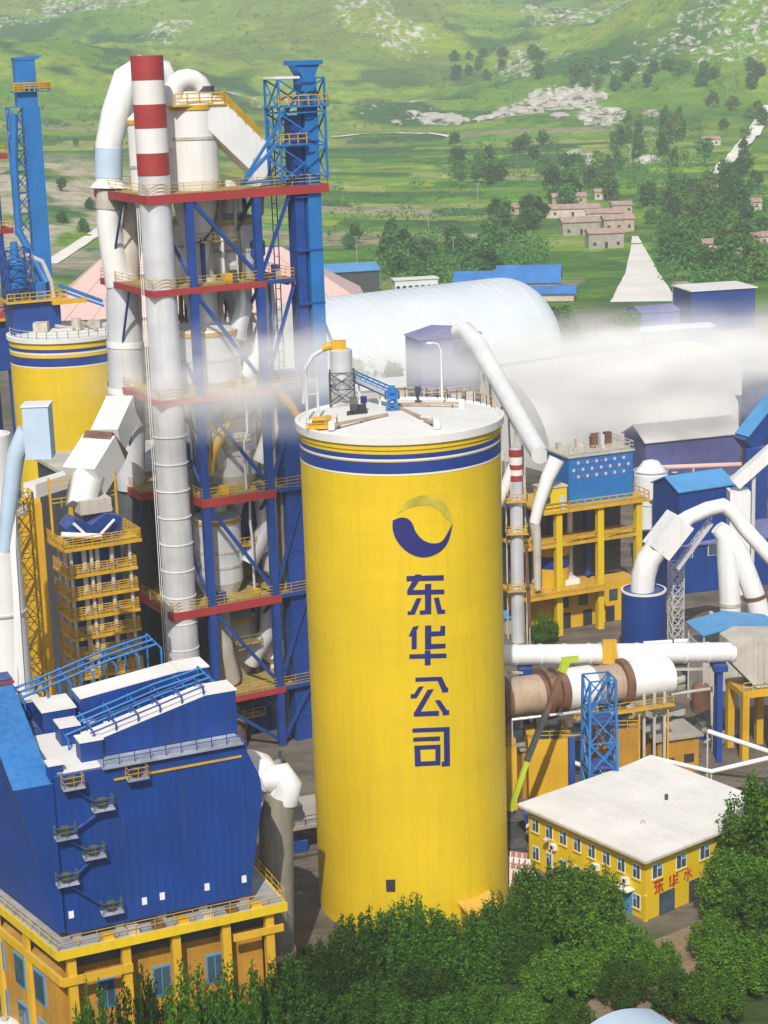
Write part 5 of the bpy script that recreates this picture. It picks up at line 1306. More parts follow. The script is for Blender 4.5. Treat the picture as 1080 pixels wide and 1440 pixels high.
# blue tank with white gooseneck
tk = Fr('blue_tank', 'royal blue cylindrical tank under a white goosenecked duct', 'tank', (*at(905, 880, 232)[:2], 0))
tz = tk.at(905, 838, 229)[2]
MB().lathe([(2.9, -.3), (2.9, tz), (2.75, tz), (2.75, tz - .2), (.01, tz - .1)], 48, caps=False).build('shell', 'royal', tk)
MB().lathe([(2.85, tz - .25), (2.96, tz - .2), (2.96, tz + .05), (2.7, tz + .05)], 48, caps=False).build('rim', 'clean_white', tk)
MB().tube([tk.at(903, 836, 232), tk.at(905, 808, 232), tk.at(912, 786, 232), tk.at(926, 768, 232)], [1.55, 1.6, 1.6, 1.55], 26).build('elbow', 'white', tk)
gd = Fr('gooseneck_duct', 'white bent gas duct bridging from the blue tank over to the tall pipes', 'duct', (*at(950, 880, 236)[:2], 0))
MB().beam(gd.at(922, 775, 232), gd.at(957, 730, 233), 3.1, 3.2).build('expansion_box', 'white', gd)
MB().tube([gd.at(955, 738, 233), gd.at(968, 728, 233.5), gd.at(995, 716, 234.5), gd.at(1016, 711, 235), gd.at(1030, 720, 235), gd.at(1048, 744, 234), gd.at(1090, 790, 233)], [1.15, 1.0, 1.0, 1.0, 1.0, 1.0, 1.0], 22).build('pipe', 'white', gd)
mb = MB()
q0, q1 = gd.at(952, 800, 235), gd.at(1000, 735, 236)
mb.beam(q0, q1, .7, .5).rail([q0 + [0, -.4, .3], q1 + [0, -.4, .3]], 1.0, .9, .08); mb.build('stair', 'alu', gd)
gl = Fr('lattice_mast', 'grey steel lattice mast beside the blue tank holding the white duct', 'lattice mast', (*atz(950, 908, 0)[:2], 0), rad(15))
MB().lattice(-.8, .8, -.8, .8, -.3, gl.at(950, 790, 239)[2], 8, .14, .09).build('frame', 'alu', gl)
for k, (pth, lab) in enumerate((([(1028, 905), (1027, 850), (1023, 790), (1018, 752), (1008, 742)], 'vertical white gas pipe of the forked pair over the blue canopy'), ([(1078, 900), (1062, 840), (1040, 780), (1022, 750), (1010, 742)], 'slanting white gas pipe of the forked pair over the blue canopy'))):
    t = Fr('gas_pipe', lab, 'pipe', (*at(pth[0][0], 900, 226)[:2], 0), 0, 'forked white gas pipes')
    MB().tube([t.at(x, y, 226 + k * .5) for x, y in pth], [1.3, 1.35, 1.3, 1.1, .9], 22).build('pipe', 'white', t)
    x, y = pth[1]; MB().tube([t.at(x, y + 1, 226 + k * .5), t.at(x - (k), y - 4, 226 + k * .5)], 1.45, 22).build('ring', 'rust' if k else 'dusty_duct', t)
sh_ = Fr('canopy_shed', 'open blue-roofed canopy on thin posts below the white pipes', 'canopy', (*at(985, 900, 214)[:2], 0), rad(10))
p = sh_.at(985, 890, 214)
MB().prism([(p[0] - .3, -1.5, p[2]), (p[0] + 4.6, -1.5, p[2] + .95), (p[0] + 4.6, -1.5, p[2] + 1.1), (p[0] - .3, -1.5, p[2] + .15)][::-1], (0, 6, 0)).build('roof', 'roof_blue', sh_)
MB().prism([(p[0] + 4.62, -1.5, p[2] + .95), (p[0] + 10, -1.5, p[2] + .0), (p[0] + 10, -1.5, p[2] + .15), (p[0] + 4.62, -1.5, p[2] + 1.1)][::-1], (0, 6, 0)).build('roof', 'roof_blue', sh_)
for dx in (0, 2.3, 4.6, 7, 9.6):
    for y in (-1.2, 4.2): MB().box(p[0] + dx - .08, p[0] + dx + .08, y - .08, y + .08, -.3, p[2] + .05).build('post', 'alu', sh_)
MB().box(p[0], p[0] + 9.8, -.8, 4, -.3, p[2] - 1.6).build('machinery', 'dusty_duct', sh_)
# long purple-blue hall with white ridge in front of the second vault
lb = at(908, 660, 318)
t = shed('long_hall', 'long dull purple-blue hall with pale roof in front of the second vault', 'building', lb, rad(17), 18.5, 9, at(908, 622, 318)[2], 2.2, 'mauve_blue', 'white_roof', .4, None, 0)
MB().box(1, 17.5, -.35, -.02, 3.2, 3.6).build('ledge', 'yellow_steel', t)
MB().lathe([(.01, 0), (.5, .02), (.5, .12), (.01, .14)], 16).build('lamp', 'frame_white', t).location = (5.5, -.2, 5.2)
for i in range(4): MB().box(3 + i * 4, 4.6 + i * 4, -.12, -.003, .6, 2.6).build('window', 'roof_blue', t)
pr = Fr('pipe_bridge', 'long dusty pink overhead pipe crossing in front of the purple hall', 'pipe', (*at(930, 700, 300)[:2], 0))
MB().cyl(pr.at(918, 658, 300), pr.at(1075, 652, 304), .42, n=14).build('pipe', 'pink', pr)
for x in (925, 975, 1045): q = pr.at(x, 657, 301); MB().beam(q, (q[0], q[1], -.3), .3).build('trestle', 'dusty_duct', pr)
inc = Fr('inclined_conveyor', 'white inclined conveyor tube rising to the picture edge above the blue house', 'conveyor', (*at(1040, 720, 262)[:2], 0))
MB().beam(inc.at(1033, 680, 262), inc.at(1095, 625, 262), 1.9, 1.7).build('gallery', 'white', inc)
MB().beam(inc.at(1060, 658, 262), (inc.at(1060, 658, 262)[0], inc.at(1060, 658, 262)[1], -.3), .5).build('trestle', 'alu', inc)
MB().box(-1.6, 1.4, -1, 2, -.3, inc.at(1036, 690, 262)[2]).build('base_house', 'white', inc)
rg = Fr('sloped_gallery', 'blue gallery with light blue sloping roof at the right edge beside the vault', 'conveyor', (*at(1062, 640, 300)[:2], 0))
MB().beam(rg.at(1046, 625, 300), rg.at(1110, 545, 304), 3.2, 3.0).build('wall', 'royal', rg)
MB().beam(rg.at(1043, 612, 299.5), rg.at(1107, 532, 303.5), 3.6, .25).build('roof', 'roof_blue', rg)
MB().box(-1.8, 1.8, -1.5, 1.5, -.3, rg.at(1050, 628, 300)[2]).build('base_house', 'royal', rg)
t = shed('blue_shed', 'small royal blue shed at the right edge above the sloping gallery', 'building', at(1062, 545, 360), rad(20), 6, 5, at(1062, 522, 360)[2], 0, 'royal', 'clean_white')
# low blue roof and hedge by the mill
t = shed('lean_to', 'little blue-roofed lean-to behind the yellow silo by the white duct', 'shed', atz(715, 905, 0) + [0, 4, 0], rad(20), 3.0, 2.6, 2.4, .5, 'dusty_duct', 'roof_blue', .3)

# gallery conveyor and its blue head house
ch = Fr('head_house', 'dull blue conveyor head house at the top of the white gallery', 'building', (*at(640, 600, 318)[:2], 0), rad(20))
z_ = ch.at(640, 474, 318)[2]; zb_ = ch.at(640, 560, 318)[2]
MB().box(-6.2, 4.8, -.5, 7, zb_ + 1, z_).build('wall', 'mauve_blue', ch)
MB().prism([(-6.5, -.8, z_ + .02), (-1, -.8, z_ + 1.3), (5.1, -.8, z_ + .6), (5.1, -.8, z_ + .02)][::-1], (0, 8.2, 0)).build('roof', 'mauve_blue', ch)
for x in (-5.8, -1, 4.4):
    for y in (0, 6.4): MB().box(x - .3, x + .3, y - .3, y + .3, -.3, zb_ + 1).build('column', 'mauve_blue', ch)
MB().box(-5, 4, .4, 6.4, -.3, zb_ - 4).build('lower_wall', 'royal', ch)
MB().rail([(-6, -.7, zb_ + 1), (4.6, -.7, zb_ + 1)], 1.1, 1.5, .12).build('railing', 'alu', ch)
cg = Fr('conveyor_gallery', 'round-backed white conveyor gallery descending from the blue head house to the mill', 'conveyor', (*at(745, 640, 262)[:2], 0))
MB().tube([cg.at(643, 466, 314), cg.at(655, 464, 312), cg.at(672, 484, 306), cg.at(745, 615, 264), cg.at(760, 640, 256)], [1.3, 1.45, 1.5, 1.35, 1.3], 20).build('gallery', 'white', cg)
for x, y, Y in ((690, 520, 296), (716, 566, 281), (735, 602, 268)):
    q = cg.at(x - 6, y + 6, Y); mb = MB(); mb.beam(q + [-.5, 0, 0], (q[0] - 1.2, q[1], -.3), .3).beam(q + [.5, 0, 0], (q[0] + 1.2, q[1], -.3), .3).beam((q[0] - .8, q[1], q[2] * .5), (q[0] + .8, q[1], q[2] * .5), .2); mb.build('trestle', 'dusty_duct', cg)
mb = MB(); mb.beam(cg.at(676, 502, 303), cg.at(738, 620, 263), .25, .25).beam(cg.at(674, 508, 302), cg.at(735, 626, 262), .15, .2); mb.build('walkway', 'dusty_duct', cg)
t = shed('white_store', 'low white flat-roofed store behind the yellow silo rim', 'building', at(500, 575, 330), rad(15), 15, 9, at(560, 548, 330)[2], 0, 'house_wall_pale', 'clean_white')

# ------------------------------------------------------------------ white vaulted storage halls
def vault(name, label, A, B, hw, h, mat='clean_white', dome=True, n=28):
    A = np.array(A); B = np.array(B); L = np.linalg.norm(B - A); rot = math.atan2(B[1] - A[1], B[0] - A[0])
    t = Fr(name, label, 'storage hall', (A[0], A[1], 0), rot)
    prof = lambda f: [(hw * f * math.cos(a), h * f * math.sin(a) ** .9) for a in np.linspace(0, math.pi, n)]
    seg = 22
    for i in range(seg):
        x0 = L * i / seg + .03; x1 = L * (i + 1) / seg - .03
        p = prof(1); mb = MB()
        mb.add([(x0, y, z) for y, z in p] + [(x1, y, z) for y, z in p], [(j, j + 1, n + j + 1, n + j) for j in range(n - 1)], True); mb.build('roof_panel', mat, t)
    mb = MB()
    for i in range(1, seg):
        p = prof(1.004); x = L * i / seg
        mb.add([(x - .14, y, z) for y, z in p] + [(x + .14, y, z) for y, z in p], [(j, j + 1, n + j + 1, n + j) for j in range(n - 1)], True)
    mb.build('roof_seam', mat, t)
    rows = []
    m = 10 if dome else 1
    ex = hw * .62 if dome else 0
    for k in range(m + 1):
        a = k / m * math.pi / 2; f = math.cos(a) if dome else 1 - k
        rows.append([(L + ex * math.sin(a), y, z) for y, z in prof(max(f, .001))])
    mb = MB(); mb.add([q for r_ in rows for q in r_], [(k * n + j, k * n + j + 1, (k + 1) * n + j + 1, (k + 1) * n + j) for k in range(m) for j in range(n - 1)], dome)
    mb.build('end_wall', mat, t)
    mb = MB(); mb.add([(0, y, z) for y, z in prof(1)], [tuple(range(n))]); mb.build('end_wall', 'white', t)
    return t
vault('vault_hall', 'big pale blue barrel-vaulted storage hall with rounded end near the farm fields', (-20, 462), (34, 496), 20, 19, 'vault_blue')
vault('vault_hall', 'white barrel-vaulted storage hall behind the mill and purple hall', (22, 360), (66, 388), 19, 17.5, dome=True)
# pink conical dome store
pc = at(275, 400, 545)
pd = Fr('pink_store', 'wide storage hall with pale pink hipped roof behind the preheater tower', 'storage hall', (pc[0], pc[1], 0), rad(4))
ez, rz_ = at(275, 440, 525)[2], at(275, 352, 545)[2]
xl, xr = at(85, 430, 535)[0] - pc[0] - 6, at(495, 430, 535)[0] - pc[0] + 4
rl_, rr_ = at(150, 352, 545)[0] - pc[0], at(396, 352, 545)[0] - pc[0]
MB().box(xl + 1, xr - 1, -24, 24, -.3, ez).build('wall', 'house_wall_pale', pd)
e_ = [(xl, -25, ez), (xr, -25, ez), (xr, 25, ez), (xl, 25, ez)]; r1, r2 = (rl_, 0, rz_), (rr_, 0, rz_)
for q in ((e_[0], e_[1], r2, r1), (e_[1], e_[2], r2), (e_[2], e_[3], r1, r2), (e_[3], e_[0], r1)):
    MB().quad(*[(x, y, z + .02) for x, y, z in q]).build('roof', 'pink', pd)
for i in range(1, 12):
    f = i / 12; MB().beam((xl + (xr - xl) * f, -25, ez + .1), (rl_ + (rr_ - rl_) * f, 0, rz_ + .1), .4, .2).build('roof_seam', 'pink', pd)

# ------------------------------------------------------------------ sheds at the plant's far edge
t = shed('blue_shed', 'long low shed with light blue roof beside the preheater elevator', 'shed', atz(455, 420, 0), rad(12), 19, 14, 8.5, 1.8, 'dark_steel', 'roof_blue', .6)
t = shed('site_cabin', 'white flat-roofed site cabin with dark windows behind the vault crest', 'cabin', atz(556, 417, 0), rad(10), 14.5, 6, 5.2, 0, 'frame_white', 'clean_white', .4, None, 7, 'dark')
hips = [((640, 414), 22, 12, 3.2, 3.5, 'bright blue sheeted roof shed beside the white site cabin'), ((700, 412), 20, 14, 3.6, 4.5, 'tall-ridged blue sheeted shed between cabin and yard'), ((745, 424), 14, 9, 2.6, 1.6, 'low blue sheeted shed at the yard edge')]
for (xy, L, W, h, r_, lab) in hips: shed('sheeted_shed', lab, 'shed', atz(*xy, 0), rad(-8), L, W, h, r_, 'house_wall_pale', 'tarp', .8)
shed('blue_warehouse', 'royal blue warehouse with white roof edge below the village trees', 'warehouse', atz(972, 468, 0), rad(12), 19, 14, 11.5, .0, 'royal', 'clean_white', .5)
shed('mauve_warehouse', 'dull purple-blue warehouse by the wide white road', 'warehouse', atz(902, 482, 0), rad(12), 11, 12, 8.0, 1.0, 'mauve_blue', 'mauve_blue', .3)
shed('block_house', 'narrow pinkish block house between the purple and blue warehouses', 'house', atz(956, 455, 0), rad(12), 4, 6, 11, 0, 'house_wall_pale', 'tile_roof', .3)
shed('flat_warehouse', 'long low pale-roofed store behind the second vault', 'warehouse', atz(885, 512, 0) + [0, 25, 0], rad(14), 28, 7, 4, .6, 'royal', 'pale_blue', .5)

# ------------------------------------------------------------------ village
def house(px, py, L, W, h, rise, rot, label, wall, group=None, sub=None, wn=2):
    p = hit(px, py)
    t = Fr('village_house', label, 'house', p, rot, group)
    MB().box(-L / 2, L / 2, -W / 2, W / 2, -1.0, h).prism([(-L / 2, -W / 2, h + .001), (-L / 2, W / 2, h + .001), (-L / 2, 0, h + rise)], (L, 0, 0)).build('wall', wall, t)
    for s_ in (-1, 1):
        k = rise / (W / 2)
        MB().prism([(-L / 2 - .4, s_ * (W / 2 + .5), h - .5 * k + .04), (-L / 2 - .4, 0, h + rise + .04), (-L / 2 - .4, 0, h + rise + .28), (-L / 2 - .4, s_ * (W / 2 + .5), h - .5 * k + .28)], (L + .8, 0, 0)).build('roof', 'tile_roof', t)
    for i in range(wn):
        x = L * ((i + .5) / wn - .5)
        MB().box(x - .6, x + .6, -W / 2 - .06, -W / 2 - .003, 1.2, 2.5).build('window', 'dark', t)
    MB().box(-.5, .5, -W / 2 - .07, -W / 2 - .003, 0, 2.1).build('door', 'dark', t)
V_L = 'terraced village house with pinkish tile roof at the head of the white road'
for (x, y, L, W, h, r_, ro) in ((815, 330, 16, 8, 5.5, 1.6, .1), (850, 348, 14, 8, 6, 1.4, .08), (805, 305, 24, 8, 4, 1.5, -.06), (850, 312, 16, 7, 4, 1.4, -.05), (868, 325, 13, 7, 5, 1.4, .1), (800, 287, 16, 6, 3.6, 1.3, .0), (850, 280, 10, 6, 3.6, 1.2, .0), (873, 300, 9, 6, 4, 1.2, .1)):
    house(x, y, L, W, h, r_, ro, V_L, rng.choice(['house_wall_pale', 'house_wall', 'concrete']), 'terraced houses at the road head', None, 3)
V_M = 'small village house showing its pinkish roof among the grove trees'
for (x, y, L, W) in ((1005, 275, 14, 8), (970, 300, 7, 9), (1022, 312, 11, 7), (1055, 295, 9, 8), (940, 292, 7, 6), (1045, 355, 14, 8), (1060, 345, 12, 8), (1020, 365, 10, 7), (985, 355, 9, 7), (965, 360, 10, 6), (1030, 285, 8, 6)):
    house(x, y, L, W, 3.6, 1.3, rng.uniform(-.3, .5), V_M, 'house_wall_pale', 'houses in the grove')
house(712, 302, 11, 6, 3.2, 1.2, .1, 'lone farmhouse with pinkish roof at the left end of the dark trees', 'house_wall')
house(850, 235, 10, 7, 4, 1.3, .2, 'pale ruined-looking house in front of the poplar stand', 'house_wall_pale')
house(998, 205, 11, 7, 4, 1.3, .2, 'pinkish roofed house near the foot of the pale hill road', 'house_wall_pale')
# utility poles in the fields
for x, y in ((502, 368), (603, 330), (672, 287), (810, 258), (887, 232), (1023, 140), (638, 370)):
    p = hit(x, y); t = Fr('utility_pole', 'thin grey concrete utility pole standing among the fields', 'pole', p, 0, 'utility poles in the fields')
    MB().tube([(0, 0, -.5), (0, 0, 10)], [.2, .12], 8).build('pole', 'concrete', t)
    MB().beam((-.9, 0, 9.3), (.9, 0, 9.3), .14).build('crossarm', 'concrete', t)
    for dx in (-.8, 0, .8): MB().cyl((dx, 0, 9.3), (dx, 0, 9.75), .08, n=6).build('insulator', 'frame_white', t)

# ------------------------------------------------------------------ office building, right foreground
ob_l = atz(735, 1130, 6.6); ob_f = atz(908, 1207, 6.6); ob_b = atz(940, 1078, 6.6)
dv = ob_f - ob_l; e1 = dv / np.linalg.norm(dv); rot = math.atan2(e1[0], -e1[1])   # local -y runs from the left corner to the front corner
of = Fr('office_building', 'two-storey yellow office with broad flat white roof and red wall characters', 'office', (ob_f[0], ob_f[1], 0), math.atan2(e1[0], -e1[1]))
LA = np.linalg.norm(dv) - .8; LB = np.linalg.norm((ob_b - ob_l)[:2]) * 1.0
# local axes: y goes back to the left corner, x along the front to the right
MB().box(.4, LB, .4, LA + .4, -.3, 6.3).build('wall', 'yellow', of)
rf = MB().box(-.35, LB + .5, -.35, LA + 1.1, 6.32, 6.62).build('roof', 'white_roof', of)
mb = MB(); 
for i in range(1, 9): mb.box(LB * i / 9 - .04, LB * i / 9 + .04, -.3, LA + 1.0, 6.622, 6.64)
mb.build('roof_seam', 'white', rf)
MB().box(LB * .62, LB * .62 + .25, LA * .5, LA * .5 + .25, 6.62, 7.2).build('vent_pipe', 'dark_steel', rf)
MB().cyl((LB * .3, LA * .35, 6.62), (LB * .3, LA * .35, 6.9), .25, n=12).build('roof_vent', 'dusty_duct', rf)
def win(fr, axis, c_, z0, w, h, x=.4):
    a, b_ = c_ - w / 2, c_ + w / 2
    def bx(d0, d1, p0, p1, q0, q1):
        return MB().box(x - d1, x - d0, p0, p1, q0, q1) if axis == 'y' else MB().box(p0, p1, x - d1, x - d0, q0, q1)
    o = bx(.003, .05, a, b_, z0, z0 + h).build('window', 'frame_white', fr)
    m_ = (a + b_) / 2
    bx(.051, .06, a + .08, m_ - .04, z0 + .08, z0 + h - .08).build('pane', 'glass', o)
    bx(.051, .06, m_ + .04, b_ - .08, z0 + .08, z0 + h * .62).build('pane', 'glass', o)
    bx(.051, .062, m_ + .04, b_ - .08, z0 + h * .68, z0 + h - .08).build('pane', 'roof_blue', o)
    bx(.003, .16, a - .1, b_ + .1, z0 - .12, z0 - .02).build('sill', 'yellow', o)
for i in range(8): win(of, 'y', LA * (i + .62) / 8.1 + .3, 3.9, 1.0, 1.45)
for i in range(8):
    if i != 1: win(of, 'y', LA * (i + .62) / 8.1 + .3, .9, 1.0, 1.45)
MB().box(.3, .39, LA * .13, LA * .13 + 1.2, -.1, 2.3).build('door', 'roof_blue', of)
MB().box(-.6, .38, LA * .13 - .3, LA * .13 + 1.5, 2.6, 2.75).build('door_canopy', 'white', of)
for i in range(5): win(of, 'x', 1.9 + i * 3.2, 3.9, 1.35, 1.45)
MB().box(2.2, 4.2, .3, .39, .0, 2.2).build('door', 'dark_steel', of)
MB().box(2.35, 3.15, .26, .3, .1, 2.05).box(3.25, 4.05, .26, .3, .1, 2.05).build('door_pane', 'glass', of)
MB().box(6.2, 7.6, .3, .39, .0, 2.2).build('door', 'dark_steel', of)
MB().box(.2, .55, .2, .55, -.3, 2.6).build('downpipe', 'yellow', of)
for i in (0, 2, 5):      # air-conditioner units under the side windows
    y = LA * (i + .62) / 8.1 + 1.2; a_ = MB().box(.0, .38, y, y + .8, 3.0, 3.6).build('air_conditioner', 'frame_white', of); MB().lathe([(.01, 0), (.22, .01), (.22, .02)], 12).build('fan', 'dark', a_)
    a_.children[0].location = (-.02, y + .4, 3.3); a_.children[0].rotation_euler = (0, -math.pi / 2, 0)
MB().box(-.42, LB + .55, -.48, -.36, 6.28, 6.5).box(-.48, -.36, -.35, LA + 1.15, 6.28, 6.5).build('gutter', 'dusty_duct', of)
# red wall characters
GB = {'dong': (545, 25, 718, 206), 'hua': (554, 252, 724, 431)}
def wall_char(quads, box, x0, z0, s_):
    x_0, y_0, x_1, y_1 = box; mb = MB()
    for q in quads:
        P = [(x0 + (a - x_0) / (x_1 - x_0) * s_, z0 + (1 - (b_ - y_0) / (y_1 - y_0)) * s_) for a, b_ in q]
        mb.prism([(px_, .34, pz_) for px_, pz_ in P], (0, .056, 0))
    mb.build('character', 'sign_red', of)
SGN = [GLY['dong'], GLY['hua'], [((46,0),(56,0),(56,100),(46,100)), ((36,88),(48,90),(48,100),(38,97)), ((6,24),(40,22),(40,31),(6,33)), ((31,30),(40,31),(12,82),(3,76)), ((54,36),(60,30),(98,78),(90,86)), ((80,12),(90,18),(62,44),(56,38))]]
for k, g in enumerate(SGN): wall_char(g, (list(GB.values()) + [(0, 0, 100, 100)])[k], 1.5 + k * 1.95, 2.35, 1.25)
# path, lamp, stacked sheets, parked-shed roof around the office
struct(MB().add([(*(np.array(atz(x, y, 0.03)))[:2], .03) for x, y in ((900, 1330), (1000, 1290), (1080, 1270), (1080, 1330), (960, 1440), (800, 1440))], [(0, 1, 2, 3, 4, 5)]).build('dirt_path', 'dirt'))
lp = Fr('street_lamp', 'small grey street lamp in front of the office side wall', 'street lamp', atz(776, 1235, 0))
MB().tube([(0, 0, -.2), (0, 0, 3.4), (-.2, 0, 3.9), (-.5, 0, 4.1)], [.08, .06, .05, .05], 8).build('pole', 'alu', lp)
MB().lathe([(.01, -.25), (.28, -.15), (.32, .05), (.1, .25), (.01, .27)], 16, (-.55, 0)).build('lamp_head', 'dusty_duct', lp).location = (0, 0, 4.15)
for k in range(6):
    p = atz(722 + k * 4, 1216 + k * 9, .4)
    t = Fr('roof_sheet', 'red and white corrugated sheet leaning in the pile beside the yellow silo', 'metal sheet', (p[0], p[1], 0), rad(-15), 'sheets piled by the silo')
    MB().prism([(-1.3, 0, .0), (1.3, -.3, .0), (1.5, -.1, 1.8), (-1.1, .2, 1.8)], (0, .08, 0)).build('sheet', 'white' if k % 2 else 'plank', t)
    mb = MB()
    for i in range(4): mb.beam((-1.0 + i * .6, -.05 - .07 * i, .05), (-.85 + i * .6, .12 - .07 * i, 1.75), .12)
    mb.build('stripe', 'red' if k % 2 else 'white', t)
bs = Fr('arched_shed', 'pale arched tin roof shed beneath the foreground trees', 'shed', atz(885, 1458, 2), rad(30)); bs.ob.location.z = 0; bs.o[2] = 0
n = 12; pts = [(-4 + 8 * i / n, 2.2 + 1.0 * math.sin(math.pi * i / n)) for i in range(n + 1)]
MB().add([(x, -2.2, z) for x, z in pts] + [(x, 2.2, z) for x, z in pts], [(i, i + 1, n + 2 + i, n + 1 + i) for i in range(n)], True).build('roof', 'pale_blue', bs)
MB().box(-3.7, 3.7, -2, 2, -.3, 2.15).build('wall', 'house_wall_pale', bs)
# low pipes behind the office
for k, (pth, Y, lab) in enumerate((([(868, 1085), (915, 1065), (1000, 1085), (1085, 1065)], 184, 'thin white pipe zigzagging behind the office roof'), ([(995, 1028), (1085, 1058)], 186, 'straight white pipe sloping past the yellow portal'), ([(800, 1070), (870, 1095)], 186, 'short white pipe running beneath the blue lattice tower'))):
    t = Fr('service_pipe', lab, 'pipe', (*at(*pth[0], Y)[:2], 0), 0, 'white service pipes')
    P = [t.at(x, y, Y) for x, y in pth]
    MB().tube(P, .26, 10).build('pipe', 'white', t)
    for q in P: MB().beam(q, (q[0], q[1], -.3), .16).build('stand', 'dusty_duct', t)
for k, (pth, Y, r_, m, lab) in enumerate((([(715, 955), (830, 948)], 196, .2, 'rust', 'thin rusty pipe strung behind the kiln beneath the white duct'), ([(720, 1012), (820, 1000), (822, 1060)], 183, .16, 'alu', 'thin silver pipe bending down beside the kiln pier'), ([(880, 985), (1000, 968), (1002, 1020)], 200, .22, 'dusty_duct', 'grey dusty pipe behind the pump house'), ([(740, 770), (745, 880)], 240, .25, 'rust', 'rusty downpipe on the yellow mill frame side'), ([(905, 905), (985, 900)], 226, .3, 'white', 'white pipe at the foot of the blue tank'), ([(1000, 860), (1000, 930)], 224, .25, 'alu', 'silver standpipe beside the blue canopy'))):
    t = Fr('service_pipe', lab, 'pipe', (*at(*pth[0], Y)[:2], 0))
    P = [t.at(x, y, Y) for x, y in pth]
    MB().tube(P, r_, 10).build('pipe', m, t)
    for q in (P[0], P[-1]): MB().beam(q, (q[0], q[1], -.3), .14).build('stand', 'dusty_duct', t)
    MB().tube([P[0] * .5 + P[1] * .5, P[0] * .47 + P[1] * .53], r_ * 1.5, 10).build('flange', 'dark_steel', t)
pm = shed('pump_house', 'small ochre pump house with grey flat roof between kiln and pipes', 'building', at(925, 1060, 193), rad(16), 5.0, 4.5, 4.2, 0, 'ochre_wall', 'concrete', .4)
MB().box(1.0, 2.0, -.08, -.003, 0, 2).build('door', 'dark', pm); MB().box(3.2, 4.4, -.08, -.003, 1.2, 2.2).build('window', 'dark', pm)
cn = shed('switch_house', 'ochre switchgear building between the kiln piers', 'building', at(735, 1110, 188), rad(16), 5.2, 5, 5.6, 0, 'ochre_wall', 'concrete', .3)
for k in range(16):
    x = rng.uniform(730, 1060); y = rng.uniform(1000, 1062); p = atz(x, y, 0)
    if p[1] > 230: continue
    t = Fr('equipment_crate', 'steel equipment crate on the dusty yard beneath the kiln', 'crate', p, rng.uniform(0, 1.5), 'crates on the kiln yard')
    a, b_, h_ = rng.uniform(.8, 2.2), rng.uniform(.8, 1.4), rng.uniform(.7, 1.8)
    m = ('dusty_duct', 'steel_blue', 'rust', 'concrete')[k % 4]
    MB().box(-a, a, -b_, b_, .1, h_).build('body', m, t)
    MB().box(-a - .06, a + .06, -b_ - .06, b_ + .06, h_ + .005, h_ + .1).box(-a, -a + .25, -b_ - .04, b_ + .04, -.1, .095).box(a - .25, a, -b_ - .04, b_ + .04, -.1, .095).build('frame', 'dark_steel', t)

# ------------------------------------------------------------------ further plant buildings that close the views between the structures
rm = Fr('raw_mill_house', 'dark blue-grey clad mill house standing behind the preheater tower', 'building', (-24.3, 200, 0), tw.rot)
MB().box(-4, 19, 17, 34, -.3, 31).build('wall', 'dark_steel', rm)
MB().box(-4.4, 19.4, 16.6, 34.4, 31.02, 31.5).build('roof', 'dusty_duct', rm)
for z in (8, 16, 24): MB().box(-4.2, 19.2, 16.8, 16.98, z, z + .5).build('ledge', 'steel_blue', rm)
for z in (10, 18, 26):
    for i in range(6):
        x = -1 + i * 3.4; w_ = MB().box(x, x + 1.6, 16.9, 16.99, z, z + 1.6).build('window', 'frame_white', rm); MB().box(x + .1, x + 1.5, 16.84, 16.89, z + .1, z + 1.5).build('pane', 'glass', w_)
cf = Fr('concrete_frame', 'weathered concrete pipe rack with stacked floors between grey downpipe and yellow silo', 'pipe rack', (*at(428, 1300, 176)[:2], 0), rad(20))
for k, y in enumerate((1165, 1215, 1262, 1300)):
    z = cf.at(428, y, 174)[2]; MB().box(-2.4, 4, -1.5, 6, z - .35, z).build('slab', 'concrete', cf)
    MB().rail([(-2.3, -1.4, z), (3.9, -1.4, z)], 1.0, 1.2, .07).build('railing', 'dark_steel', cf)
    MB().box(-1.6 + k * .5, .4 + k * .4, 0, 2, z + .01, z + 1.6).build('machine', ('dark_steel', 'steel_blue', 'rust', 'dirty_duct')[k], cf)
for x in (-2.0, 3.4):
    for y in (-1.1, 5.5): MB().box(x - .3, x + .3, y - .3, y + .3, -.3, cf.at(428, 1165, 174)[2] - .36).build('column', 'concrete', cf)
dk = shed('process_hall', 'long dark blue process hall behind the blue tank and white pipes', 'building', at(938, 880, 262), rad(14), 24, 10, at(938, 770, 262)[2], 1.2, 'royal', 'mauve_blue', .4, None, 0)
for i in range(9): MB().box(.8 + i * 2.6, 1.0 + i * 2.6, -.1, -.003, 0, at(938, 770, 262)[2] - .2).build('wall_rib', 'royal', dk)
for i in range(5):
    w_ = MB().box(2 + i * 4.4, 4 + i * 4.4, -.09, -.002, 5.5, 7.2).build('window', 'frame_white', dk); MB().box(2.1 + i * 4.4, 3.9 + i * 4.4, -.14, -.091, 5.6, 7.1).build('pane', 'glass', dk if False else w_)
EQ = [((300, 1010, 196), 'pump'), ((335, 1050, 192), 'tank'), ((372, 1025, 200), 'tank'), ((390, 1085, 186), 'pump'), ((345, 1120, 180), 'skid'), ((395, 1150, 178), 'skid'), ((310, 1085, 188), 'skid'),
      ((742, 1160, 172), 'skid'), ((730, 1180, 170), 'pump'), ((880, 1010, 205), 'tank'), ((905, 985, 212), 'pump'), ((985, 1000, 205), 'tank'), ((860, 1040, 196), 'skid'), ((1010, 1045, 196), 'skid'), ((890, 960, 218), 'skid'), ((960, 965, 215), 'pump')]
nm = {'pump': 'ground pump set with round motor', 'tank': 'small upright steel tank', 'skid': 'pipe skid with valves'}
wh = ['beneath the preheater tower'] * 7 + ['beside the sheet pile'] * 2 + ['on the yard beyond the kiln'] * 7
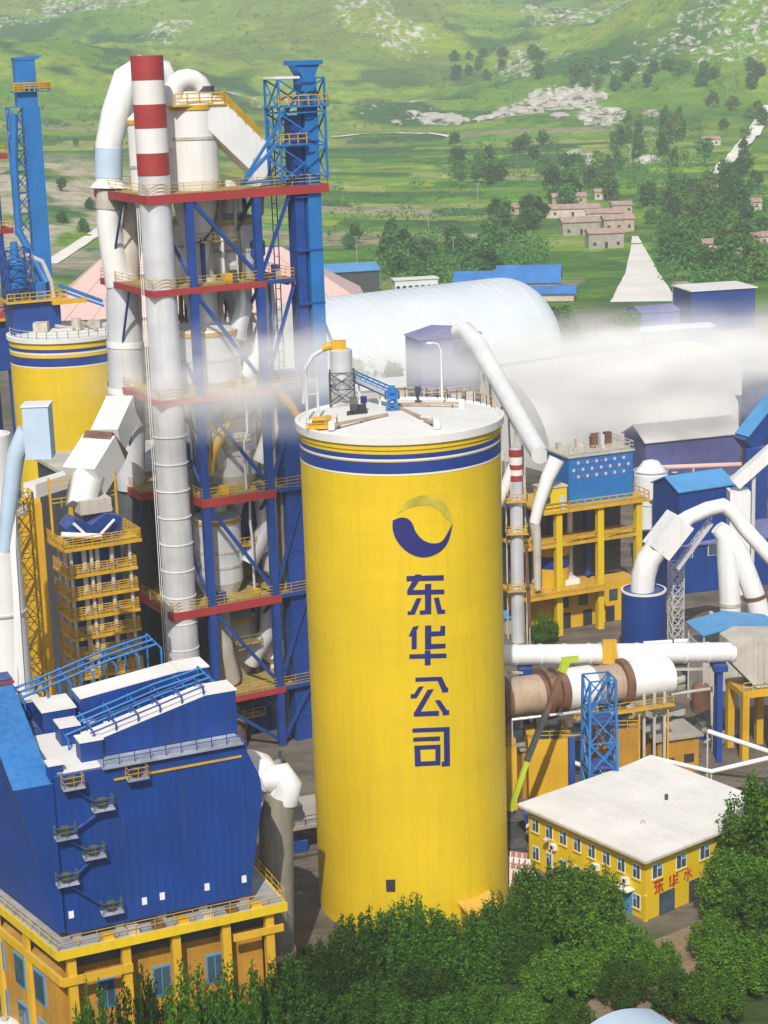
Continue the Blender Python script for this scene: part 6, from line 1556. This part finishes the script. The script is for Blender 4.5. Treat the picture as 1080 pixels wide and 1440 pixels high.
for k, ((x, y, Y), kind) in enumerate(EQ):
    p = atz(x, y, 0); t = Fr({'pump': 'pump_set', 'tank': 'small_tank', 'skid': 'pipe_skid'}[kind], nm[kind] + ' ' + wh[k], kind, p, rng.uniform(0, 1.5), 'ground machinery ' + wh[k])
    m = ('dusty_duct', 'rust', 'steel_blue', 'concrete', 'alu')[k % 5]
    if kind == 'tank':
        MB().lathe([(1.1, -.1), (1.1, 3.2), (.8, 3.6), (.01, 3.8)], 20).build('shell', m, t); MB().cyl((1.2, 0, .5), (1.2, 0, 4.0), .12, n=8).build('pipe', 'dark_steel', t)
    elif kind == 'pump':
        MB().box(-1.4, 1.4, -.7, .7, -.1, .35).build('base', 'concrete', t); MB().cyl((-1.1, 0, .9), (.3, 0, .9), .5, n=16).build('motor', m, t); MB().lathe([(.01, .35), (.6, .4), (.6, 1.2), (.2, 1.4), (.2, 2.2)], 16, (.9, 0)).build('pump_body', 'dark_steel', t)
    else:
        MB().box(-2, 2, -.9, .9, -.1, .2).build('base', 'dark_steel', t)
        for q in range(3): MB().tube([(-1.9, -.6 + q * .6, .6), (1.0, -.6 + q * .6, .6), (1.5, -.6 + q * .6, 1.1), (1.5, -.6 + q * .6, 2.2)], .16, 10).build('pipe', ('white', 'rust', 'alu')[q], t)
        MB().box(-.6, .4, -.8, .8, .2, 1.5).build('valve_block', m, t)
wt = Fr('white_tank', 'low white rounded tank before the yellow support building corner', 'tank', atz(8, 1452, 1.5), 0); wt.ob.location.z = 0
MB().lathe([(1.9, -.2), (1.9, 1.6), (1.5, 2.2), (.6, 2.6), (.01, 2.65)], 32).build('shell', 'white', wt); MB().lathe([(.3, 2.5), (.3, 2.9), (.01, 2.95)], 14).build('hatch', 'dusty_duct', wt)

# ------------------------------------------------------------------ foreground trees
BIG = [leafmesh('crown', leaves(26000, clumps_round(7.2, 4.5, 40, 900 + i) + [q for q in clumps_spiky(9.2, 4.4, 44, 960 + i) if q[2] > 2.5], .19, 910 + i), 'leaf_mid') for i in range(2)]
SPK = [leafmesh('crown', leaves(24000, clumps_spiky(8.4, 4.0, 40, 920 + i), .18, 930 + i, .1), 'leaf_dark') for i in range(3)]
TRS = trunk(5.5, .2, 0, 950)
TRK = [trunk(6.6, .28, 6, 940 + i) for i in range(2)]
FG = [  # top pixel, ground depth, kind, scale, label
    (575, 1268, 150, 's', .95, 'dark spiky tree directly before the yellow silo below the hatch'),
    (510, 1285, 149, 's', .85, 'dark spiky tree at the left foot of the yellow silo'),
    (650, 1290, 148, 's', .9, 'dark spiky tree before the right foot of the yellow silo'),
    (455, 1325, 146, 's', .8, 'dark spiky tree between the grey downpipe and the yellow silo'),
    (395, 1338, 134, 's', .8, 'dark spiky tree below the thick grey downpipe'),
    (330, 1352, 128, 's', .85, 'dark spiky tree before the right end of the yellow support building'),
    (262, 1362, 126.5, 's', .8, 'dark spiky tree before the middle of the yellow support building'),
    (190, 1352, 125, 's', .55, 'slim dark tree before the columns of the yellow support building'),
    (130, 1372, 123, 's', .55, 'slim dark tree before the corner of the yellow support building'),
    (700, 1262, 152, 's', .75, 'dark spiky tree between the silo and the sheet pile'),
    (762, 1222, 156, 'b', .85, 'leafy green tree before the office side wall'),
    (822, 1222, 154, 'b', .95, 'leafy green tree hiding the lower office corner'),
    (735, 1305, 149, 's', .7, 'leafy green tree at the sheet pile end of the office'),
    (862, 1300, 150, 'b', .75, 'leafy green tree at the office front corner'),
    (1085, 1100, 163, 'b', 1.15, 'tall leafy green tree over the right end of the office'),
    (1038, 1200, 158, 'b', .85, 'leafy green tree before the office front wall'),
    (1085, 1240, 152, 'b', 1.05, 'broad leafy green tree at the pavement edge'),
    (1020, 1310, 151, 'b', .75, 'rounded leafy tree beside the pavement'),
    (1045, 1330, 146, 'b', .95, 'leafy tree beyond the pale arched tin roof'),
    (960, 1385, 141, 'b', .6, 'low leafy tree beside the pale arched tin roof'),
    (600, 1350, 143, 's', .8, 'dark spiky tree in the dense hedge before the silo'),
    (790, 1345, 145, 'b', .8, 'leafy tree in the dense hedge before the office'),
    (440, 1398, 134, 's', .75, 'dark spiky tree at the hedge front by the downpipe'),
    (640, 1405, 138, 's', .75, 'dark spiky tree at the hedge front before the silo'),
    (350, 1412, 122, 's', .7, 'dark spiky tree at the hedge front by the support building'),
    (735, 1410, 138, 'b', .6, 'low leafy tree at the hedge front'),
    (925, 1330, 147, 'b', .5, 'small bushy tree on the dirt path'),
    (520, 1385, 140, 's', .85, 'dark spiky tree filling the hedge front before the silo hatch'),
    (575, 1410, 136, 's', .8, 'low dark spiky tree at the very front of the hedge'),
    (690, 1390, 140, 's', .7, 'dark spiky tree at the hedge front toward the office'),
    (1000, 1405, 140, 'b', .7, 'broad low tree beside the pale arched shed'),
    (800, 1420, 137, 'b', .5, 'low round bush before the pale arched shed'),
    (880, 1380, 143, 'b', .55, 'low bushy tree just behind the pale arched tin roof'),
]
for k, (x, y, Y, kind, s_, lab) in enumerate(FG):
    p = at(x, y, Y); h = p[2]
    mesh = SPK[k % 3] if kind == 's' else BIG[k % 2]
    nat = 8.0 if kind == 's' else 8.3
    t = tree('spiky_tree' if kind == 's' else 'leafy_tree', lab, (p[0], p[1], 0), mesh, TRS if kind == 's' else TRK[k % 2], 1, rng.uniform(0, 6))
    f = max(.45, h / nat); t.ob.scale = (max(.5, s_), max(.5, s_), f * rng.uniform(.97, 1.03))
p = atz(768, 905, 0)
tree('leafy_tree', 'round green shrub at the foot of the yellow mill frame', (p[0], p[1], 0), BIG[0], TRK[0], .48)

# ------------------------------------------------------------------ hazy air
hb_ = MB().box(-3600, 3600, -60, 4700, -1.3, 620)
hm = bpy.data.materials.new('haze'); hm.use_nodes = True
nt = hm.node_tree
nt.nodes.remove(nt.nodes['Principled BSDF'])
pv = nt.nodes.new('ShaderNodeVolumePrincipled')
pv.inputs['Color'].default_value = (0.94, 0.98, 1.0, 1)
pv.inputs['Density'].default_value = 0.00021
pv.inputs['Anisotropy'].default_value = 0.0
nt.links.new(pv.outputs[0], nt.nodes['Material Output'].inputs['Volume'])
MATS['haze'] = hm
hz_ = hb_.build('haze', 'haze'); hz_['kind'] = 'stuff'; hz_['label'] = 'thin pale haze hanging over the whole valley'; hz_['category'] = 'haze'

# white reflection glare, added as scattering volumes behind the yellow silo; no real dust
def dust(loc, scale, rot, dens, label):  # builds one added glare veil, not airborne dust
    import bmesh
    bm = bmesh.new(); bmesh.ops.create_icosphere(bm, subdivisions=3, radius=1); me = bpy.data.meshes.new('glare_cloud'); bm.to_mesh(me); bm.free()
    m = bpy.data.materials.new('dust'); m.use_nodes = True; nt = m.node_tree; nt.nodes.remove(nt.nodes['Principled BSDF'])  # volume material of the glare veil
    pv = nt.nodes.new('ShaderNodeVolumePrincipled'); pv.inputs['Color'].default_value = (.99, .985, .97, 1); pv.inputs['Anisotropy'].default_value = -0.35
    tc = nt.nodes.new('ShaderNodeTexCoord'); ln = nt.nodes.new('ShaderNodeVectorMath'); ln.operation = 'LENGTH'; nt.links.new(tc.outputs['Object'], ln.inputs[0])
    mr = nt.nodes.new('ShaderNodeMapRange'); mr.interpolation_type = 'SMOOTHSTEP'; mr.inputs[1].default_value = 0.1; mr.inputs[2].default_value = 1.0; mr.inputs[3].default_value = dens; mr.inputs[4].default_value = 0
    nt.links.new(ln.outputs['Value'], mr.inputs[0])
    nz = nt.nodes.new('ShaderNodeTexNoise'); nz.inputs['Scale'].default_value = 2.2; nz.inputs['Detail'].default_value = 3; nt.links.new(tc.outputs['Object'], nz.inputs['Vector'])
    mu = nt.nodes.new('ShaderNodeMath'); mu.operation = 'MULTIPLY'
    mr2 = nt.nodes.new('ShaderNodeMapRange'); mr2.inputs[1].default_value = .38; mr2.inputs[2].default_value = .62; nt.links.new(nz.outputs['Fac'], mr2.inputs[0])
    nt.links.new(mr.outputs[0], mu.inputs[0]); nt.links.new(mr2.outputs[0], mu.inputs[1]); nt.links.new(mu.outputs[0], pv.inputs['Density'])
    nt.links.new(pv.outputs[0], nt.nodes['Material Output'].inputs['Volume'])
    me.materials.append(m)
    o = bpy.data.objects.new('glare_cloud', me); COL.objects.link(o); o.location = loc; o.scale = scale; o.rotation_euler = (0, 0, rot)
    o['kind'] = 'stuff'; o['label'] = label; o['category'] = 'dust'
dust((46, 316, 25), (42, 26, 12), .35, .20, 'thick white glare veil added over the second vault')
dust((20, 300, 30), (24, 18, 8), .2, .08, 'thin white glare veil added beside the conveyor gallery')
dust((80, 345, 23), (34, 24, 11), .5, .08, 'white glare veil added past the far end of the second vault')
dust((-10, 197, 46), (26, 15, 8), .35, .13, 'white glare veil added across the tower beside the silo')
